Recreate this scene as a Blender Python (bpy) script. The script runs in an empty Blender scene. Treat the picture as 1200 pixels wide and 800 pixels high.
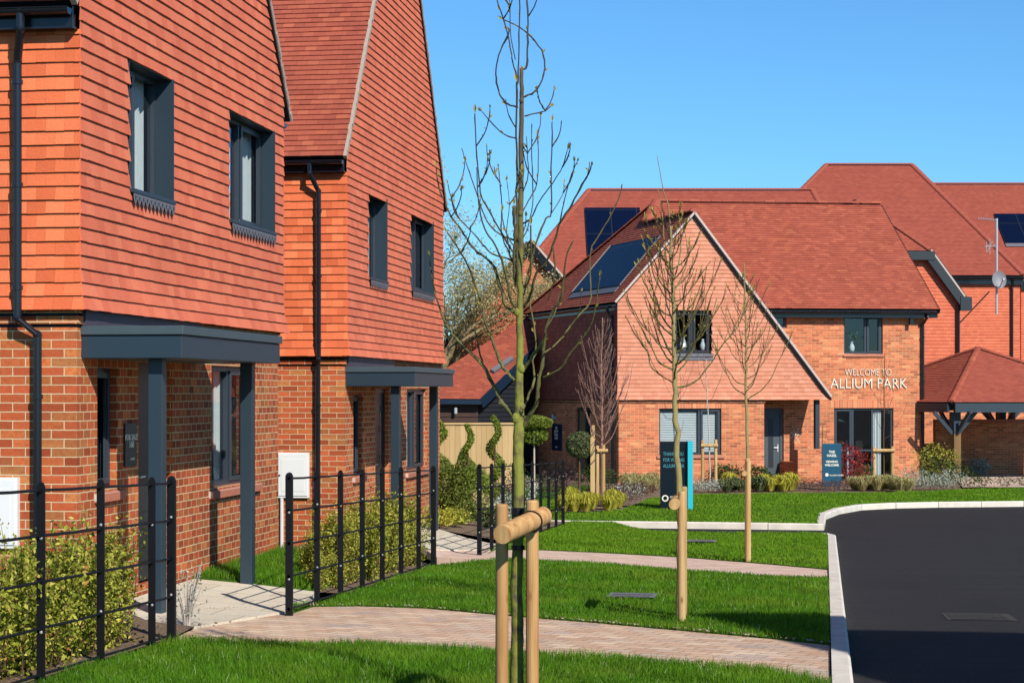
import bpy, math, random
import numpy as np
from mathutils import Vector, Matrix, geometry
random.seed(7); rng = np.random.default_rng(7)
C = bpy.context.scene.collection
H = 1.89                                   # eye height
ANG = math.atan(321/2200); SA, CA = math.sin(ANG), math.cos(ANG)
FOC = 2200.0
ZUP = Vector((0,0,1))
# ------------------------------------------------------------------ layout helpers (survey of the site)
def ray(px, py):
    l = (px-600)/FOC; t = (459-py)/FOC
    return Vector((l*CA - SA, l*SA + CA, t))
def at(px, py, d): return Vector((0,0,H)) + ray(px,py)*d
def xy(px, d, z=0.0):
    p = at(px, 459, d); p.z = z; return p
def sstep(t): t = max(0.0, min(1.0, t)); return t*t*(3-2*t)
def gz(x, y):
    z = .46 - .03*max(-20.0, min(37.0, y))
    b = max(0.0, min(.2, .03*(y-14)))
    return z + b*sstep((-4.3-x)/1.5)*(1.0 if y < 34 else sstep((37-y)/3))
def G(px, py, off=0.0):
    r = ray(px, py); d = 20.0
    for _ in range(40):
        p = Vector((0,0,H)) + r*d
        d = (H - gz(p.x, p.y) - off)/max(1e-4, -r.z)
    p = Vector((0,0,H)) + r*d; return p
def on_x(px, X):                            # y of the image column px on the plane x = X
    r = ray(px, 459); return r.y*(X/r.x)
ORI = {}
def tag(o, label=None, cat=None, group=None, kind=None):
    if label: o['label'] = label
    if cat: o['category'] = cat
    if group: o['group'] = group
    if kind: o['kind'] = kind
    return o
def thing(name, label, cat, loc=(0,0,0), group=None, rz=0.0):
    o = bpy.data.objects.new(name, None); C.objects.link(o); o.empty_display_size = .2
    o.location = loc; o.rotation_euler = (0,0,rz)
    ORI[o.name] = Vector(loc); tag(o, label, cat, group); return o
def copy_tree(o, parent=None):
    c = o.copy(); C.objects.link(c)
    if parent is not None: c.parent = parent
    for ch in list(o.children): copy_tree(ch, c)
    return c
class Frame:
    def __init__(s, o, u, n): s.o = Vector(o); s.u = Vector(u).normalized(); s.n = Vector(n).normalized()   # n points INTO the building
    def p(s, a, b, c): return s.o + s.u*a + s.n*b + ZUP*c
    def hit(s, px, py, b=0.0):
        nn = s.u.cross(ZUP); r = ray(px, py); o = s.p(0,b,0)
        t = (o - Vector((0,0,H))).dot(nn)/r.dot(nn); q = Vector((0,0,H)) + r*t - s.o
        # solve q = a u + b n
        q2 = q - s.n*b
        return q2.dot(s.u), q.z
    def rect(s, x0, x1, y0, y1, b=0.0):     # image rectangle -> a0,a1,c0,c1 (heights read at x0)
        a0, ct = s.hit(x0, y0, b); a1, _ = s.hit(x1, y0, b); _, cb = s.hit(x0, y1, b)
        return (a0, a1, cb, ct)
class MB:
    def __init__(s): s.v=[]; s.f=[]; s.uv=[]; s.m=[]; s.r=[]
    def face(s, pts, uv=None, m=0, r=None):
        i = len(s.v); s.v += [tuple(p) for p in pts]; s.f.append(tuple(range(i, i+len(pts))))
        if uv is None:
            P = [Vector(p) for p in pts]
            nn = (P[1]-P[0]).cross(P[2]-P[0])
            if abs(nn.z) > .8*nn.length: uv = [(p.x,p.y) for p in P]
            elif abs(nn.x) > abs(nn.y): uv = [(p.y,p.z) for p in P]
            else: uv = [(p.x,p.z) for p in P]
        s.uv += list(uv); s.m.append(m); s.r.append(random.random() if r is None else r)
    def box(s, fr, a0,a1,b0,b1,c0,c1, m=0, r=None):
        p = [fr.p(a,b,c) for a in (a0,a1) for b in (b0,b1) for c in (c0,c1)]
        r = random.random() if r is None else r
        W = ((0,2,3,1,'b'),(4,5,7,6,'b'),(0,1,5,4,'a'),(2,6,7,3,'a'),(0,4,6,2,'t'),(1,3,7,5,'t'))
        ab = [(a,b,c) for a in (a0,a1) for b in (b0,b1) for c in (c0,c1)]
        for q in W:
            k = q[4]
            uv = [((ab[i][0],ab[i][2]) if k=='a' else (ab[i][1],ab[i][2]) if k=='b' else (ab[i][0],ab[i][1])) for i in q[:4]]
            s.face([p[i] for i in q[:4]], uv, m, r)
    def beam(s, A, B, w, h, m=0, up=ZUP, r=None):      # box along A->B, w across, h along up'
        A=Vector(A); B=Vector(B); d=(B-A).normalized(); x=d.cross(up)
        if x.length<1e-4: x=d.cross(Vector((0,1,0)))
        x.normalize(); y=x.cross(d)
        c=[P+x*(w*.5*i)+y*(h*.5*j) for P in (A,B) for i,j in ((-1,-1),(1,-1),(1,1),(-1,1))]
        r = random.random() if r is None else r
        L=(B-A).length
        for q in ((0,1,2,3),(4,7,6,5)): s.face([c[i] for i in q],[(0,0),(w,0),(w,h),(0,h)],m,r)
        for i in range(4):
            j=(i+1)%4; s.face([c[i],c[j],c[j+4],c[i+4]],[(0,0),(.1,0),(.1,L),(0,L)],m,r)
    def tube(s, pts, rad, n=8, m=0, cap=True, r=None):
        pts=[Vector(p) for p in pts]; k=len(pts)
        if not hasattr(rad,'__len__'): rad=[rad]*k
        r = random.random() if r is None else r
        rings=[]; ref=None; L=0
        for i,p in enumerate(pts):
            d=(pts[min(i+1,k-1)]-pts[max(i-1,0)])
            if d.length<1e-9: d=ZUP.copy()
            d.normalize()
            if ref is None: ref=d.orthogonal().normalized()
            x=(ref-d*ref.dot(d)); x.normalize(); ref=x; y=d.cross(x)
            if i: L+=(p-pts[i-1]).length
            b=len(s.v)
            for j in range(n):
                t=2*math.pi*j/n; s.v.append(tuple(p+(x*math.cos(t)+y*math.sin(t))*rad[i]))
            rings.append((b,L))
        for i in range(k-1):
            b0,l0=rings[i]; b1,l1=rings[i+1]
            for j in range(n):
                j2=(j+1)%n; s.f.append((b0+j,b0+j2,b1+j2,b1+j))
                s.uv += [(j/n,l0),((j+1)/n,l0),((j+1)/n,l1),(j/n,l1)]; s.m.append(m); s.r.append(r)
        if cap:
            for b,fl in ((rings[0][0],1),(rings[-1][0],0)):
                q=tuple(range(b,b+n)); q=q[::-1] if fl else q
                s.f.append(q); s.uv += [(0,0)]*n; s.m.append(m); s.r.append(r)
    def sphere(s, c, rx, ry=None, rz=None, n=10, m=0):
        ry=ry or rx; rz=rz or rx; c=Vector(c)
        for i in range(n):
            t0=math.pi*i/n; t1=math.pi*(i+1)/n
            for j in range(2*n):
                a0=math.pi*j/n; a1=math.pi*(j+1)/n
                P=[c+Vector((rx*math.sin(t)*math.cos(a),ry*math.sin(t)*math.sin(a),rz*math.cos(t))) for t,a in ((t0,a0),(t1,a0),(t1,a1),(t0,a1))]
                if i==0: P=[P[0],P[1],P[2]]
                elif i==n-1: P=[P[0],P[1],P[3]]
                s.face(P,[(0,0)]*len(P),m)
    def add(s, V, F, uv=None, m=0, r=None):             # numpy block: V (n,3), F (k,j)
        i=len(s.v); s.v += V.tolist(); s.f += (F+i).tolist(); k,j=F.shape
        s.uv += [(0,0)]*(k*j) if uv is None else uv; s.m += [m]*k; s.r += (list(r) if r is not None else [0.5]*k)
    def build(s, name, mats, parent=None, smooth=False, bevel=0, label=None):
        me=bpy.data.meshes.new(name); off=Vector((0,0,0))
        if parent is not None: off=ORI.get(parent.name, Vector((0,0,0)))
        V=np.array(s.v,dtype=np.float32).reshape(-1,3)-np.array(off,dtype=np.float32)
        me.from_pydata(V.tolist(),[],s.f)
        uvl=me.uv_layers.new(name='UVMap'); uvl.data.foreach_set('uv',np.array(s.uv,dtype=np.float32).ravel())
        at_=me.attributes.new('rnd','FLOAT','FACE'); at_.data.foreach_set('value',np.array(s.r,dtype=np.float32))
        if not isinstance(mats,(list,tuple)): mats=[mats]
        for m in mats: me.materials.append(m)
        me.polygons.foreach_set('material_index',np.array(s.m,dtype=np.int32))
        if smooth: me.polygons.foreach_set('use_smooth',[True]*len(s.f))
        me.update()
        o=bpy.data.objects.new(name,me); C.objects.link(o)
        if parent is not None: o.parent=parent; ORI[o.name]=off
        else: ORI[o.name]=Vector((0,0,0))
        if bevel:
            me2=me; import bmesh
            bm=bmesh.new(); bm.from_mesh(me2); bmesh.ops.remove_doubles(bm,verts=bm.verts,dist=1e-5); bm.to_mesh(me2); bm.free()
            md=o.modifiers.new('bevel','BEVEL'); md.width=bevel; md.segments=2; md.limit_method='ANGLE'
        if label: o['label']=label
        return o
# ------------------------------------------------------------------ materials
class NT:
    def __init__(s, name):
        s.mat=bpy.data.materials.new(name); s.mat.use_nodes=True; s.t=s.mat.node_tree; s.t.nodes.clear()
        s.out=s.t.nodes.new('ShaderNodeOutputMaterial'); s.L=s.t.links
    def n(s, typ, **kw):
        o=s.t.nodes.new(typ)
        for k,v in kw.items(): setattr(o,k,v)
        return o
    def put(s, sock, v):
        if v is None: return
        if hasattr(v,'is_output') or isinstance(v,bpy.types.NodeSocket): s.L.new(v,sock)
        else:
            if sock.type=='RGBA' and len(v)==3: v=(*v,1)
            sock.default_value=v
    def math(s, op, a, b=None, c=None, clamp=False):
        o=s.n('ShaderNodeMath',operation=op,use_clamp=clamp); s.put(o.inputs[0],a); s.put(o.inputs[1],b); s.put(o.inputs[2],c); return o.outputs[0]
    def mix(s, f, a, b, mode='MIX'):
        o=s.n('ShaderNodeMix',data_type='RGBA',blend_type=mode); s.put(o.inputs[0],f); s.put(o.inputs[6],a); s.put(o.inputs[7],b); return o.outputs[2]
    def ramp(s, f, stops, mode='LINEAR'):
        o=s.n('ShaderNodeValToRGB'); o.color_ramp.interpolation=mode; e=o.color_ramp.elements
        while len(e)<len(stops): e.new(.5)
        for i,(p,c) in enumerate(stops): e[i].position=p; e[i].color=(*c,1)
        s.put(o.inputs[0],f); return o.outputs[0]
    def noise(s, scale, vec=None, detail=3, rough=.55, out=0):
        o=s.n('ShaderNodeTexNoise'); o.inputs['Scale'].default_value=scale; o.inputs['Detail'].default_value=detail; o.inputs['Roughness'].default_value=rough
        if vec is not None: s.put(o.inputs['Vector'],vec)
        return o.outputs[out]
    def white(s, x, y):
        c=s.n('ShaderNodeCombineXYZ'); s.put(c.inputs[0],x); s.put(c.inputs[1],y)
        o=s.n('ShaderNodeTexWhiteNoise',noise_dimensions='2D'); s.put(o.inputs['Vector'],c.outputs[0]); return o.outputs['Value']
    def uv(s):
        o=s.n('ShaderNodeUVMap'); x=s.n('ShaderNodeSeparateXYZ'); s.L.new(o.outputs[0],x.inputs[0]); return o.outputs[0],x.outputs[0],x.outputs[1]
    def pos(s): return s.n('ShaderNodeNewGeometry').outputs['Position']
    def attr(s, name='rnd'):
        o=s.n('ShaderNodeAttribute',attribute_name=name); return o.outputs['Fac']
    def bump(s, h, dist=.01, strength=1.0):
        o=s.n('ShaderNodeBump'); o.inputs['Strength'].default_value=strength; o.inputs['Distance'].default_value=dist; s.put(o.inputs['Height'],h); return o.outputs[0]
    def pbr(s, col, rough=.6, metal=0, normal=None, spec=None, **kw):
        o=s.n('ShaderNodeBsdfPrincipled'); s.put(o.inputs['Base Color'],col); s.put(o.inputs['Roughness'],rough); s.put(o.inputs['Metallic'],metal)
        if normal is not None: s.L.new(normal,o.inputs['Normal'])
        if spec is not None: o.inputs['Specular IOR Level'].default_value=spec
        for k,v in kw.items(): s.put(o.inputs[k],v)
        s.L.new(o.outputs[0],s.out.inputs[0]); return o
    def cells(s, u, v, w, h, jw, jh, off=.5):
        row=s.math('FLOOR',s.math('DIVIDE',v,h)); sh=s.math('MULTIPLY',s.math('MODULO',s.math('ABSOLUTE',row),2.0),off)
        uu=s.math('ADD',s.math('DIVIDE',u,w),sh); col=s.math('FLOOR',uu)
        fu=s.math('FRACT',uu); fv=s.math('FRACT',s.math('DIVIDE',v,h))
        def edge(f,j):
            a=s.math('MINIMUM',f,s.math('SUBTRACT',1.0,f)); return s.math('LESS_THAN',a,j*.5)
        return col,row,s.math('MAXIMUM',edge(fu,jw/w),edge(fv,jh/h)),fu,fv
M={}
def simple(name, col, rough=.6, metal=0, var=.12, scale=8, bump=0, bscale=60, spec=None):
    t=NT(name); n=t.noise(scale,t.pos(),4)
    f=t.math('MULTIPLY_ADD',n,2*var,1-var)
    c=t.mix(1.0,col,None,'MULTIPLY')
    mx=t.n('ShaderNodeVectorMath',operation='SCALE'); mx.inputs[0].default_value=col; t.L.new(f,mx.inputs['Scale'])
    nr=t.bump(t.noise(bscale,t.pos(),4),bump) if bump else None
    t.pbr(mx.outputs[0],rough,metal,nr,spec); M[name]=t.mat; return t.mat
def brick(name, cols, mortar, w=.225, h=.075, jw=.009, jh=.0095):
    t=NT(name); uvv,u,v=t.uv()
    nz=t.noise(30,uvv,2); 
    u2=t.math('MULTIPLY_ADD',nz,.006,u); v2=t.math('MULTIPLY_ADD',t.noise(23,uvv,2),.005,v)
    col,row,mask,fu,fv=t.cells(u2,v2,w,h,jw,jh)
    rnd=t.white(col,row); rnd2=t.white(row,col)
    bc=t.ramp(rnd,cols)
    streak=t.noise(26,uvv,4,.65)
    bc=t.mix(t.math('MULTIPLY',t.math('SUBTRACT',streak,.42,clamp=True),2.4,clamp=True),bc,t.mix(rnd2,cols[0][1],cols[-1][1]))
    k=t.n('ShaderNodeVectorMath',operation='SCALE'); t.L.new(bc,k.inputs[0]); t.L.new(t.math('MULTIPLY_ADD',t.noise(.7,uvv,3),.5,t.math('MULTIPLY_ADD',rnd2,.5,.48)),k.inputs['Scale'])
    mc=t.mix(t.noise(6,uvv,3),mortar,tuple(x*.72 for x in mortar))
    c=t.mix(mask,k.outputs[0],mc)
    hgt=t.math('ADD',t.math('MULTIPLY',t.math('SUBTRACT',1.0,mask),1.0),t.math('ADD',t.math('MULTIPLY',t.noise(90,uvv,3),.35),t.math('MULTIPLY',rnd2,.35)))
    t.pbr(c,.9,0,t.bump(hgt,.006),.25); M[name]=t.mat
def tile(name, stops, far=False, tw=.165, g=.1):
    t=NT(name); uvv,u,v=t.uv()
    if far:
        col,row,mask,fu,fv=t.cells(u,v,tw,g,.006,.0); r=t.white(col,row)
    else: r=t.attr(); mask=None
    c=t.ramp(r,stops)
    n1=t.noise(1.1,uvv,4); n2=t.noise(45,uvv,3)
    k=t.n('ShaderNodeVectorMath',operation='SCALE'); t.L.new(c,k.inputs[0])
    t.L.new(t.math('MULTIPLY_ADD',n1,.22 if far else .42,t.math('MULTIPLY_ADD',n2,.3,.74 if far else .64)),k.inputs['Scale'])
    cc=k.outputs[0]
    if far: cc=t.mix(t.math('MULTIPLY',mask,.45),cc,tuple(x*.35 for x in stops[0][1]))
    t.pbr(cc,.82,0,t.bump(t.math('ADD',n2,t.noise(7,uvv,2)),.003),.3); M[name]=t.mat
BR=[(0,(0.392,0.074,0.027)),(.22,(0.535,0.124,0.042)),(.5,(0.484,0.095,0.034)),(.72,(0.618,0.190,0.056)),(.88,(0.454,0.181,0.060)),(1,(0.309,0.062,0.026))]
brick('brick_red_multi',BR,(.82,.62,.36))
brick('brick_red_short',BR,(.82,.62,.36),w=.160)
BR2=[(0,(0.546,0.148,0.069)),(.3,(0.696,0.216,0.094)),(.6,(0.646,0.179,0.077)),(.85,(0.795,0.320,0.139)),(1,(0.497,0.123,0.061))]
brick('brick_orange',BR2,(.84,.64,.38))
tile('wall_tile',[(0,(0.675,0.153,0.080)),(.3,(0.736,0.178,0.094)),(.65,(0.760,0.191,0.100)),(.9,(0.796,0.215,0.112)),(1,(0.700,0.153,0.077))])
tile('wall_tile_side',[(0,(0.625,0.125,0.045)),(.35,(0.737,0.157,0.057)),(.7,(0.782,0.180,0.069)),(1,(0.827,0.220,0.087))])
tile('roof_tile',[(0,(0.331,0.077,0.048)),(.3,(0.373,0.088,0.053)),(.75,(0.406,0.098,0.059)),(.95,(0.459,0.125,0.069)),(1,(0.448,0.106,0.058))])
tile('roof_far',[(0,(0.339,0.080,0.052)),(.4,(0.380,0.090,0.058)),(.8,(0.400,0.096,0.061)),(1,(0.430,0.109,0.066))],True)
tile('wall_tile_far',[(0,(0.624,0.146,0.074)),(.4,(0.688,0.168,0.084)),(.8,(0.720,0.184,0.092)),(1,(0.753,0.206,0.105))],True,g=.114)
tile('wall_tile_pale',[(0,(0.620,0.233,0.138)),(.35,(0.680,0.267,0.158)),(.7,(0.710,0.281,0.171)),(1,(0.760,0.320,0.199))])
simple('mortar',(.60,.47,.41),.9,var=.2,scale=20,bump=.004)
simple('verge_grey',(.42,.33,.27),.9,var=.2,scale=15,bump=.004)
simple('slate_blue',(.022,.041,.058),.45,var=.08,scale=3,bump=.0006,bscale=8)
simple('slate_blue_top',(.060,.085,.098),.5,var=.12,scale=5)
simple('frame_grey',(.038,.050,.066),.4,var=.06)
simple('frame_dark',(.022,.026,.034),.4,var=.1)
simple('black_plastic',(.010,.012,.018),.22,var=.1)
simple('black_metal',(.008,.008,.010),.5,var=.25,scale=30,spec=.2)
simple('bolt',(.6,.6,.62),.35,metal=.6)
simple('board_shade_brown',(.055,.024,.016),.7,var=.3,scale=6)  # garage front boards, shade put into the brown
simple('lead',(.060,.048,.068),.55,var=.35,scale=7,bump=.002,bscale=6)
simple('lead_light',(.16,.155,.175),.6,var=.25,scale=12)
simple('fascia_shade_black',(.008,.010,.014),.45,var=.1,spec=.2)  # real fascia boards, also the painted shadow gaps between corbel courses
simple('white_plastic',(.82,.82,.80),.35,var=.03)
simple('white_cloth',(.88,.87,.83),.8,var=.1,scale=12)
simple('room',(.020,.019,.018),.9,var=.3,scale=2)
simple('concrete_kerb',(.74,.67,.57),.9,var=.30,scale=5,bump=.003)
simple('galvanised',(.5,.51,.52),.4,metal=.3,var=.08)
simple('dish_grey',(.20,.20,.22),.5)
simple('sign_navy',(.010,.024,.050),.35,var=.05)
simple('sign_black',(.022,.024,.028),.4,var=.05)
simple('sign_teal',(.004,.010,.018),.25,var=.05)
simple('sign_blue',(.008,.080,.145),.4,var=.05)
simple('cyan',(.02,.50,.60),.4,var=.04)
simple('sign_text_teal',(.05,.22,.26),.5,var=.02)
simple('fascia_dark',(.012,.022,.030),.5)
simple('letter_white',(.84,.80,.66),.4,var=.02)
simple('terracotta',(.50,.22,.10),.7)
simple('sill_brick',(.50,.17,.10),.8,var=.25,scale=18,bump=.003)
simple('pipe_white',(.7,.69,.66),.4)
def glass(name='glass', tint=(.70,.76,.78)):
    t=NT(name); tr=t.n('ShaderNodeBsdfTransparent'); tr.inputs[0].default_value=(*tint,1)
    g=t.n('ShaderNodeBsdfGlossy'); g.inputs['Roughness'].default_value=.015; g.inputs[0].default_value=(.85,.9,1,1)
    nb=t.bump(t.noise(2.2,t.pos(),1),.004); t.L.new(nb,g.inputs['Normal'])
    lw=t.n('ShaderNodeLayerWeight'); lw.inputs[0].default_value=.5
    f=t.math('MULTIPLY_ADD',t.math('POWER',lw.outputs['Facing'],4.5),.8,.06,clamp=True)
    mx=t.n('ShaderNodeMixShader'); t.L.new(f,mx.inputs[0]); t.L.new(tr.outputs[0],mx.inputs[1]); t.L.new(g.outputs[0],mx.inputs[2]); t.L.new(mx.outputs[0],t.out.inputs[0]); M[name]=t.mat
glass()
def solar():
    t=NT('solar'); uvv,u,v=t.uv(); col,row,mask,fu,fv=t.cells(u,v,1.02,1.72,.03,.03,0)
    c2,r2,m2,_,_=t.cells(u,v,.165,.165,.006,.006,0)
    c=t.mix(m2,(.003,.008,.030),(.006,.013,.040)); c=t.mix(mask,c,(.03,.033,.045))
    t.pbr(c,.35,0,None,.10); M['solar']=t.mat
solar()
def wood(name,a,b,scale=1.0,knots=True):
    t=NT(name); uvv,u,v=t.uv(); p=t.pos()
    mp=t.n('ShaderNodeMapping'); mp.inputs['Scale'].default_value=(22*scale,22*scale,1.6*scale); t.L.new(p,mp.inputs[0])
    n=t.noise(1.0,mp.outputs[0],5,.6); c=t.mix(t.math('MULTIPLY_ADD',n,2.4,-.7,clamp=True),a,b)
    r=t.attr(); c=t.mix(t.math('MULTIPLY',r,.4),c,tuple(x*.62 for x in a))
    if knots:
        vo=t.n('ShaderNodeTexVoronoi'); vo.inputs['Scale'].default_value=4.2*scale
        mp2=t.n('ShaderNodeMapping'); mp2.inputs['Scale'].default_value=(2.2,2.2,1.0); t.L.new(p,mp2.inputs[0]); t.L.new(mp2.outputs[0],vo.inputs['Vector'])
        kk=t.math('SUBTRACT',1.0,t.math('MULTIPLY',t.math('SUBTRACT',vo.outputs['Distance'],.07,clamp=True),9,clamp=True))
        c=t.mix(t.math('MULTIPLY',kk,.8),c,(.13,.055,.02))
    t.pbr(c,.8,0,t.bump(n,.004),.25); M[name]=t.mat
wood('stake_wood',(.42,.19,.065),(.72,.44,.19)); wood('stake_pale',(.46,.27,.10),(.72,.49,.23))
wood('fence_wood',(.56,.36,.15),(.68,.48,.24),.5,False)
wood('post_brown',(.20,.12,.045),(.28,.17,.07),.5,False)
def bark(name,a,b,moss=None,mossamt=0):
    t=NT(name); p=t.pos(); mp=t.n('ShaderNodeMapping'); mp.inputs['Scale'].default_value=(1,1,.35); t.L.new(p,mp.inputs[0])
    n=t.noise(55,mp.outputs[0],5,.6); c=t.mix(n,a,b)
    if moss:
        z=t.n('ShaderNodeSeparateXYZ'); t.L.new(p,z.inputs[0])
        h=t.math('MULTIPLY_ADD',z.outputs[2],-.9,2.9,clamp=True)
        m=t.math('MULTIPLY',t.math('MULTIPLY',t.math('SUBTRACT',t.noise(14,p,4),.33,clamp=True),5.0,clamp=True),t.math('MULTIPLY',h,mossamt))
        c=t.mix(m,c,moss)
    t.pbr(c,.85,0,t.bump(n,.006),.25); M[name]=t.mat
bark('bark_young',(.050,.036,.022),(.17,.125,.07),(.25,.25,.045),1.0)
bark('bark_dark',(.022,.016,.011),(.12,.085,.048),(.20,.19,.06),.7)
bark('bark_mid',(0.160,0.112,0.053),(0.400,0.320,0.165),(0.352,0.320,0.090),.5)
bark('bark_twig',(.07,.035,.02),(.17,.10,.055))
bark('bark_red',(.22,.11,.085),(.38,.22,.17))
bark('bark_pale',(.40,.34,.28),(.6,.54,.46))
def leaf(name, stops, trans=.35, rough=.5, patch=None):
    t=NT(name); c=t.ramp(t.attr(),stops)
    if patch:
        p=t.pos(); c=t.mix(t.math('MULTIPLY',t.math('SUBTRACT',t.noise(.9,p,5,.65),.48,clamp=True),2.6,clamp=True),c,patch)
        k=t.n('ShaderNodeVectorMath',operation='SCALE'); t.L.new(c,k.inputs[0]); t.L.new(t.math('MULTIPLY_ADD',t.noise(2.7,p,4),1.1,.45),k.inputs['Scale']); c=k.outputs[0]
    d=t.n('ShaderNodeBsdfPrincipled'); t.L.new(c,d.inputs['Base Color']); d.inputs['Roughness'].default_value=rough; d.inputs['Specular IOR Level'].default_value=.12
    tl=t.n('ShaderNodeBsdfTranslucent'); t.L.new(t.mix(1.0,c,(1.0,1.0,.6),'MULTIPLY'),tl.inputs[0])
    mx=t.n('ShaderNodeMixShader'); mx.inputs[0].default_value=trans; t.L.new(d.outputs[0],mx.inputs[1]); t.L.new(tl.outputs[0],mx.inputs[2]); t.L.new(mx.outputs[0],t.out.inputs[0]); M[name]=t.mat
leaf('grass_blade',[(0,(.050,.130,.008)),(.45,(.100,.250,.012)),(.85,(.155,.340,.020)),(.97,(.18,.36,.05)),(1,(.48,.54,.28))],patch=(.24,.32,.03))
leaf('grass_far',[(0,(.11,.24,.010)),(.5,(.16,.32,.014)),(1,(.17,.34,.025))],patch=(.26,.34,.035))
leaf('hedge_leaf',[(0,(0.150,0.195,0.022)),(.4,(0.338,0.366,0.044)),(.8,(0.575,0.561,0.088)),(.94,(0.750,0.683,0.154)),(1,(0.562,0.220,0.077))],.35)
leaf('dark_leaf',[(0,(.015,.035,.010)),(.6,(.040,.075,.016)),(1,(.09,.14,.03))],.2)
leaf('topiary_leaf',[(0,(.08,.12,.015)),(.5,(.18,.24,.03)),(1,(.30,.36,.06))],.2)
leaf('cone_leaf',[(0,(.05,.08,.012)),(.5,(.12,.16,.025)),(1,(.22,.25,.05))],.2)
leaf('yellow_leaf',[(0,(.30,.30,.03)),(.5,(.55,.50,.06)),(1,(.72,.66,.12))],.3)
leaf('red_leaf',[(0,(.16,.012,.015)),(.6,(.40,.03,.035)),(1,(.55,.08,.07))],.3)
leaf('purple_leaf',[(0,(.07,.03,.035)),(.6,(.15,.075,.07)),(1,(.25,.15,.12))],.2)
leaf('silver_leaf',[(0,(.22,.27,.20)),(.6,(.42,.45,.38)),(1,(.62,.63,.55))],.2)
leaf('straw_leaf',[(0,(.28,.24,.08)),(.5,(.50,.44,.18)),(1,(.66,.58,.30))],.3)
leaf('tree_spring',[(0,(.34,.27,.12)),(.35,(.52,.46,.19)),(.7,(.70,.60,.32)),(1,(.84,.72,.52))],.45)
leaf('bud',[(0,(.30,.26,.05)),(.6,(.50,.46,.12)),(1,(.55,.35,.10))],.3)
leaf('olive_leaf',[(0,(.05,.07,.03)),(.6,(.13,.16,.06)),(1,(.25,.28,.13))],.2)
def asphalt(name,a,b,spk=.25):
    t=NT(name); p=t.pos(); n=t.noise(95,p,5,.8); n2=t.noise(.8,p,4); mp=t.n('ShaderNodeMapping'); mp.inputs['Scale'].default_value=(.25,2.5,1); t.L.new(p,mp.inputs[0])
    st=t.noise(1.3,mp.outputs[0],4,.6)
    c=t.mix(n2,a,b); c=t.mix(t.math('MULTIPLY',t.math('GREATER_THAN',n,.60),spk),c,(.22,.19,.17))
    c=t.mix(t.math('MULTIPLY',t.math('SUBTRACT',st,.5,clamp=True),1.2,clamp=True),c,(.055,.050,.050))
    vo=t.n('ShaderNodeTexVoronoi'); vo.inputs['Scale'].default_value=2.2; t.L.new(p,vo.inputs['Vector'])
    c=t.mix(t.math('LESS_THAN',vo.outputs['Distance'],.022),c,(.38,.30,.20))
    t.pbr(c,.85,0,t.bump(n,.004),.2); M[name]=t.mat
asphalt('asphalt',(.016,.0150,.0155),(.030,.028,.028),.6); asphalt('asphalt_old',(.050,.047,.045),(.085,.08,.075))
def paving(name, ang, w, h, cols, joint, j=.008, warm=None):
    t=NT(name); p=t.pos(); mp=t.n('ShaderNodeMapping'); mp.inputs['Rotation'].default_value=(0,0,ang); t.L.new(p,mp.inputs[0])
    x=t.n('ShaderNodeSeparateXYZ'); t.L.new(mp.outputs[0],x.inputs[0])
    col,row,mask,fu,fv=t.cells(x.outputs[0],x.outputs[1],w,h,j,j)
    r=t.white(col,row); c=t.ramp(r,cols)
    n=t.noise(38,p,4); k=t.n('ShaderNodeVectorMath',operation='SCALE'); t.L.new(c,k.inputs[0]); t.L.new(t.math('MULTIPLY_ADD',n,.5,t.math('MULTIPLY_ADD',t.noise(1.2,p,3),.3,.6)),k.inputs['Scale'])
    c=t.mix(mask,k.outputs[0],joint)
    t.pbr(c,.88,0,t.bump(t.math('ADD',t.math('SUBTRACT',1.0,mask),t.math('MULTIPLY_ADD',n,.3,t.math('MULTIPLY',r,.5))),.006),.25); M[name]=t.mat
PV=[(0,(.60,.38,.25)),(.3,(.74,.51,.35)),(.6,(.62,.44,.33)),(.8,(.82,.62,.43)),(1,(.50,.38,.33))]
paving('block_paving',math.radians(19),.21,.14,PV,(.22,.15,.10))
paving('block_paving_far',math.radians(19),.21,.14,[(0,(.68,.47,.36)),(1,(.82,.61,.48))],(.42,.32,.26))
paving('slab',0,.6,.45,[(0,(.66,.57,.43)),(1,(.76,.67,.52))],(.34,.27,.20),.010)
def soil(name,a,b,scale=30):
    t=NT(name); p=t.pos(); n=t.noise(scale,p,6,.7); t.pbr(t.mix(t.math('MULTIPLY_ADD',n,2.2,-.6,clamp=True),a,b),.95,0,t.bump(n,.03),.2); M[name]=t.mat
soil('mulch',(.10,.062,.040),(.42,.30,.20),45); soil('soil_ground',(.05,.06,.03),(.12,.13,.06),3)
def turf():
    t=NT('turf'); p=t.pos(); n=t.noise(1.0,p,4); n2=t.noise(60,p,4)
    c=t.mix(n,(.050,.130,.010),(.090,.205,.014)); c=t.mix(t.math('MULTIPLY',n2,.5),c,(.022,.055,.008)); t.pbr(c,.9,0,t.bump(n2,.02),.1); M['turf']=t.mat
turf()
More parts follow.
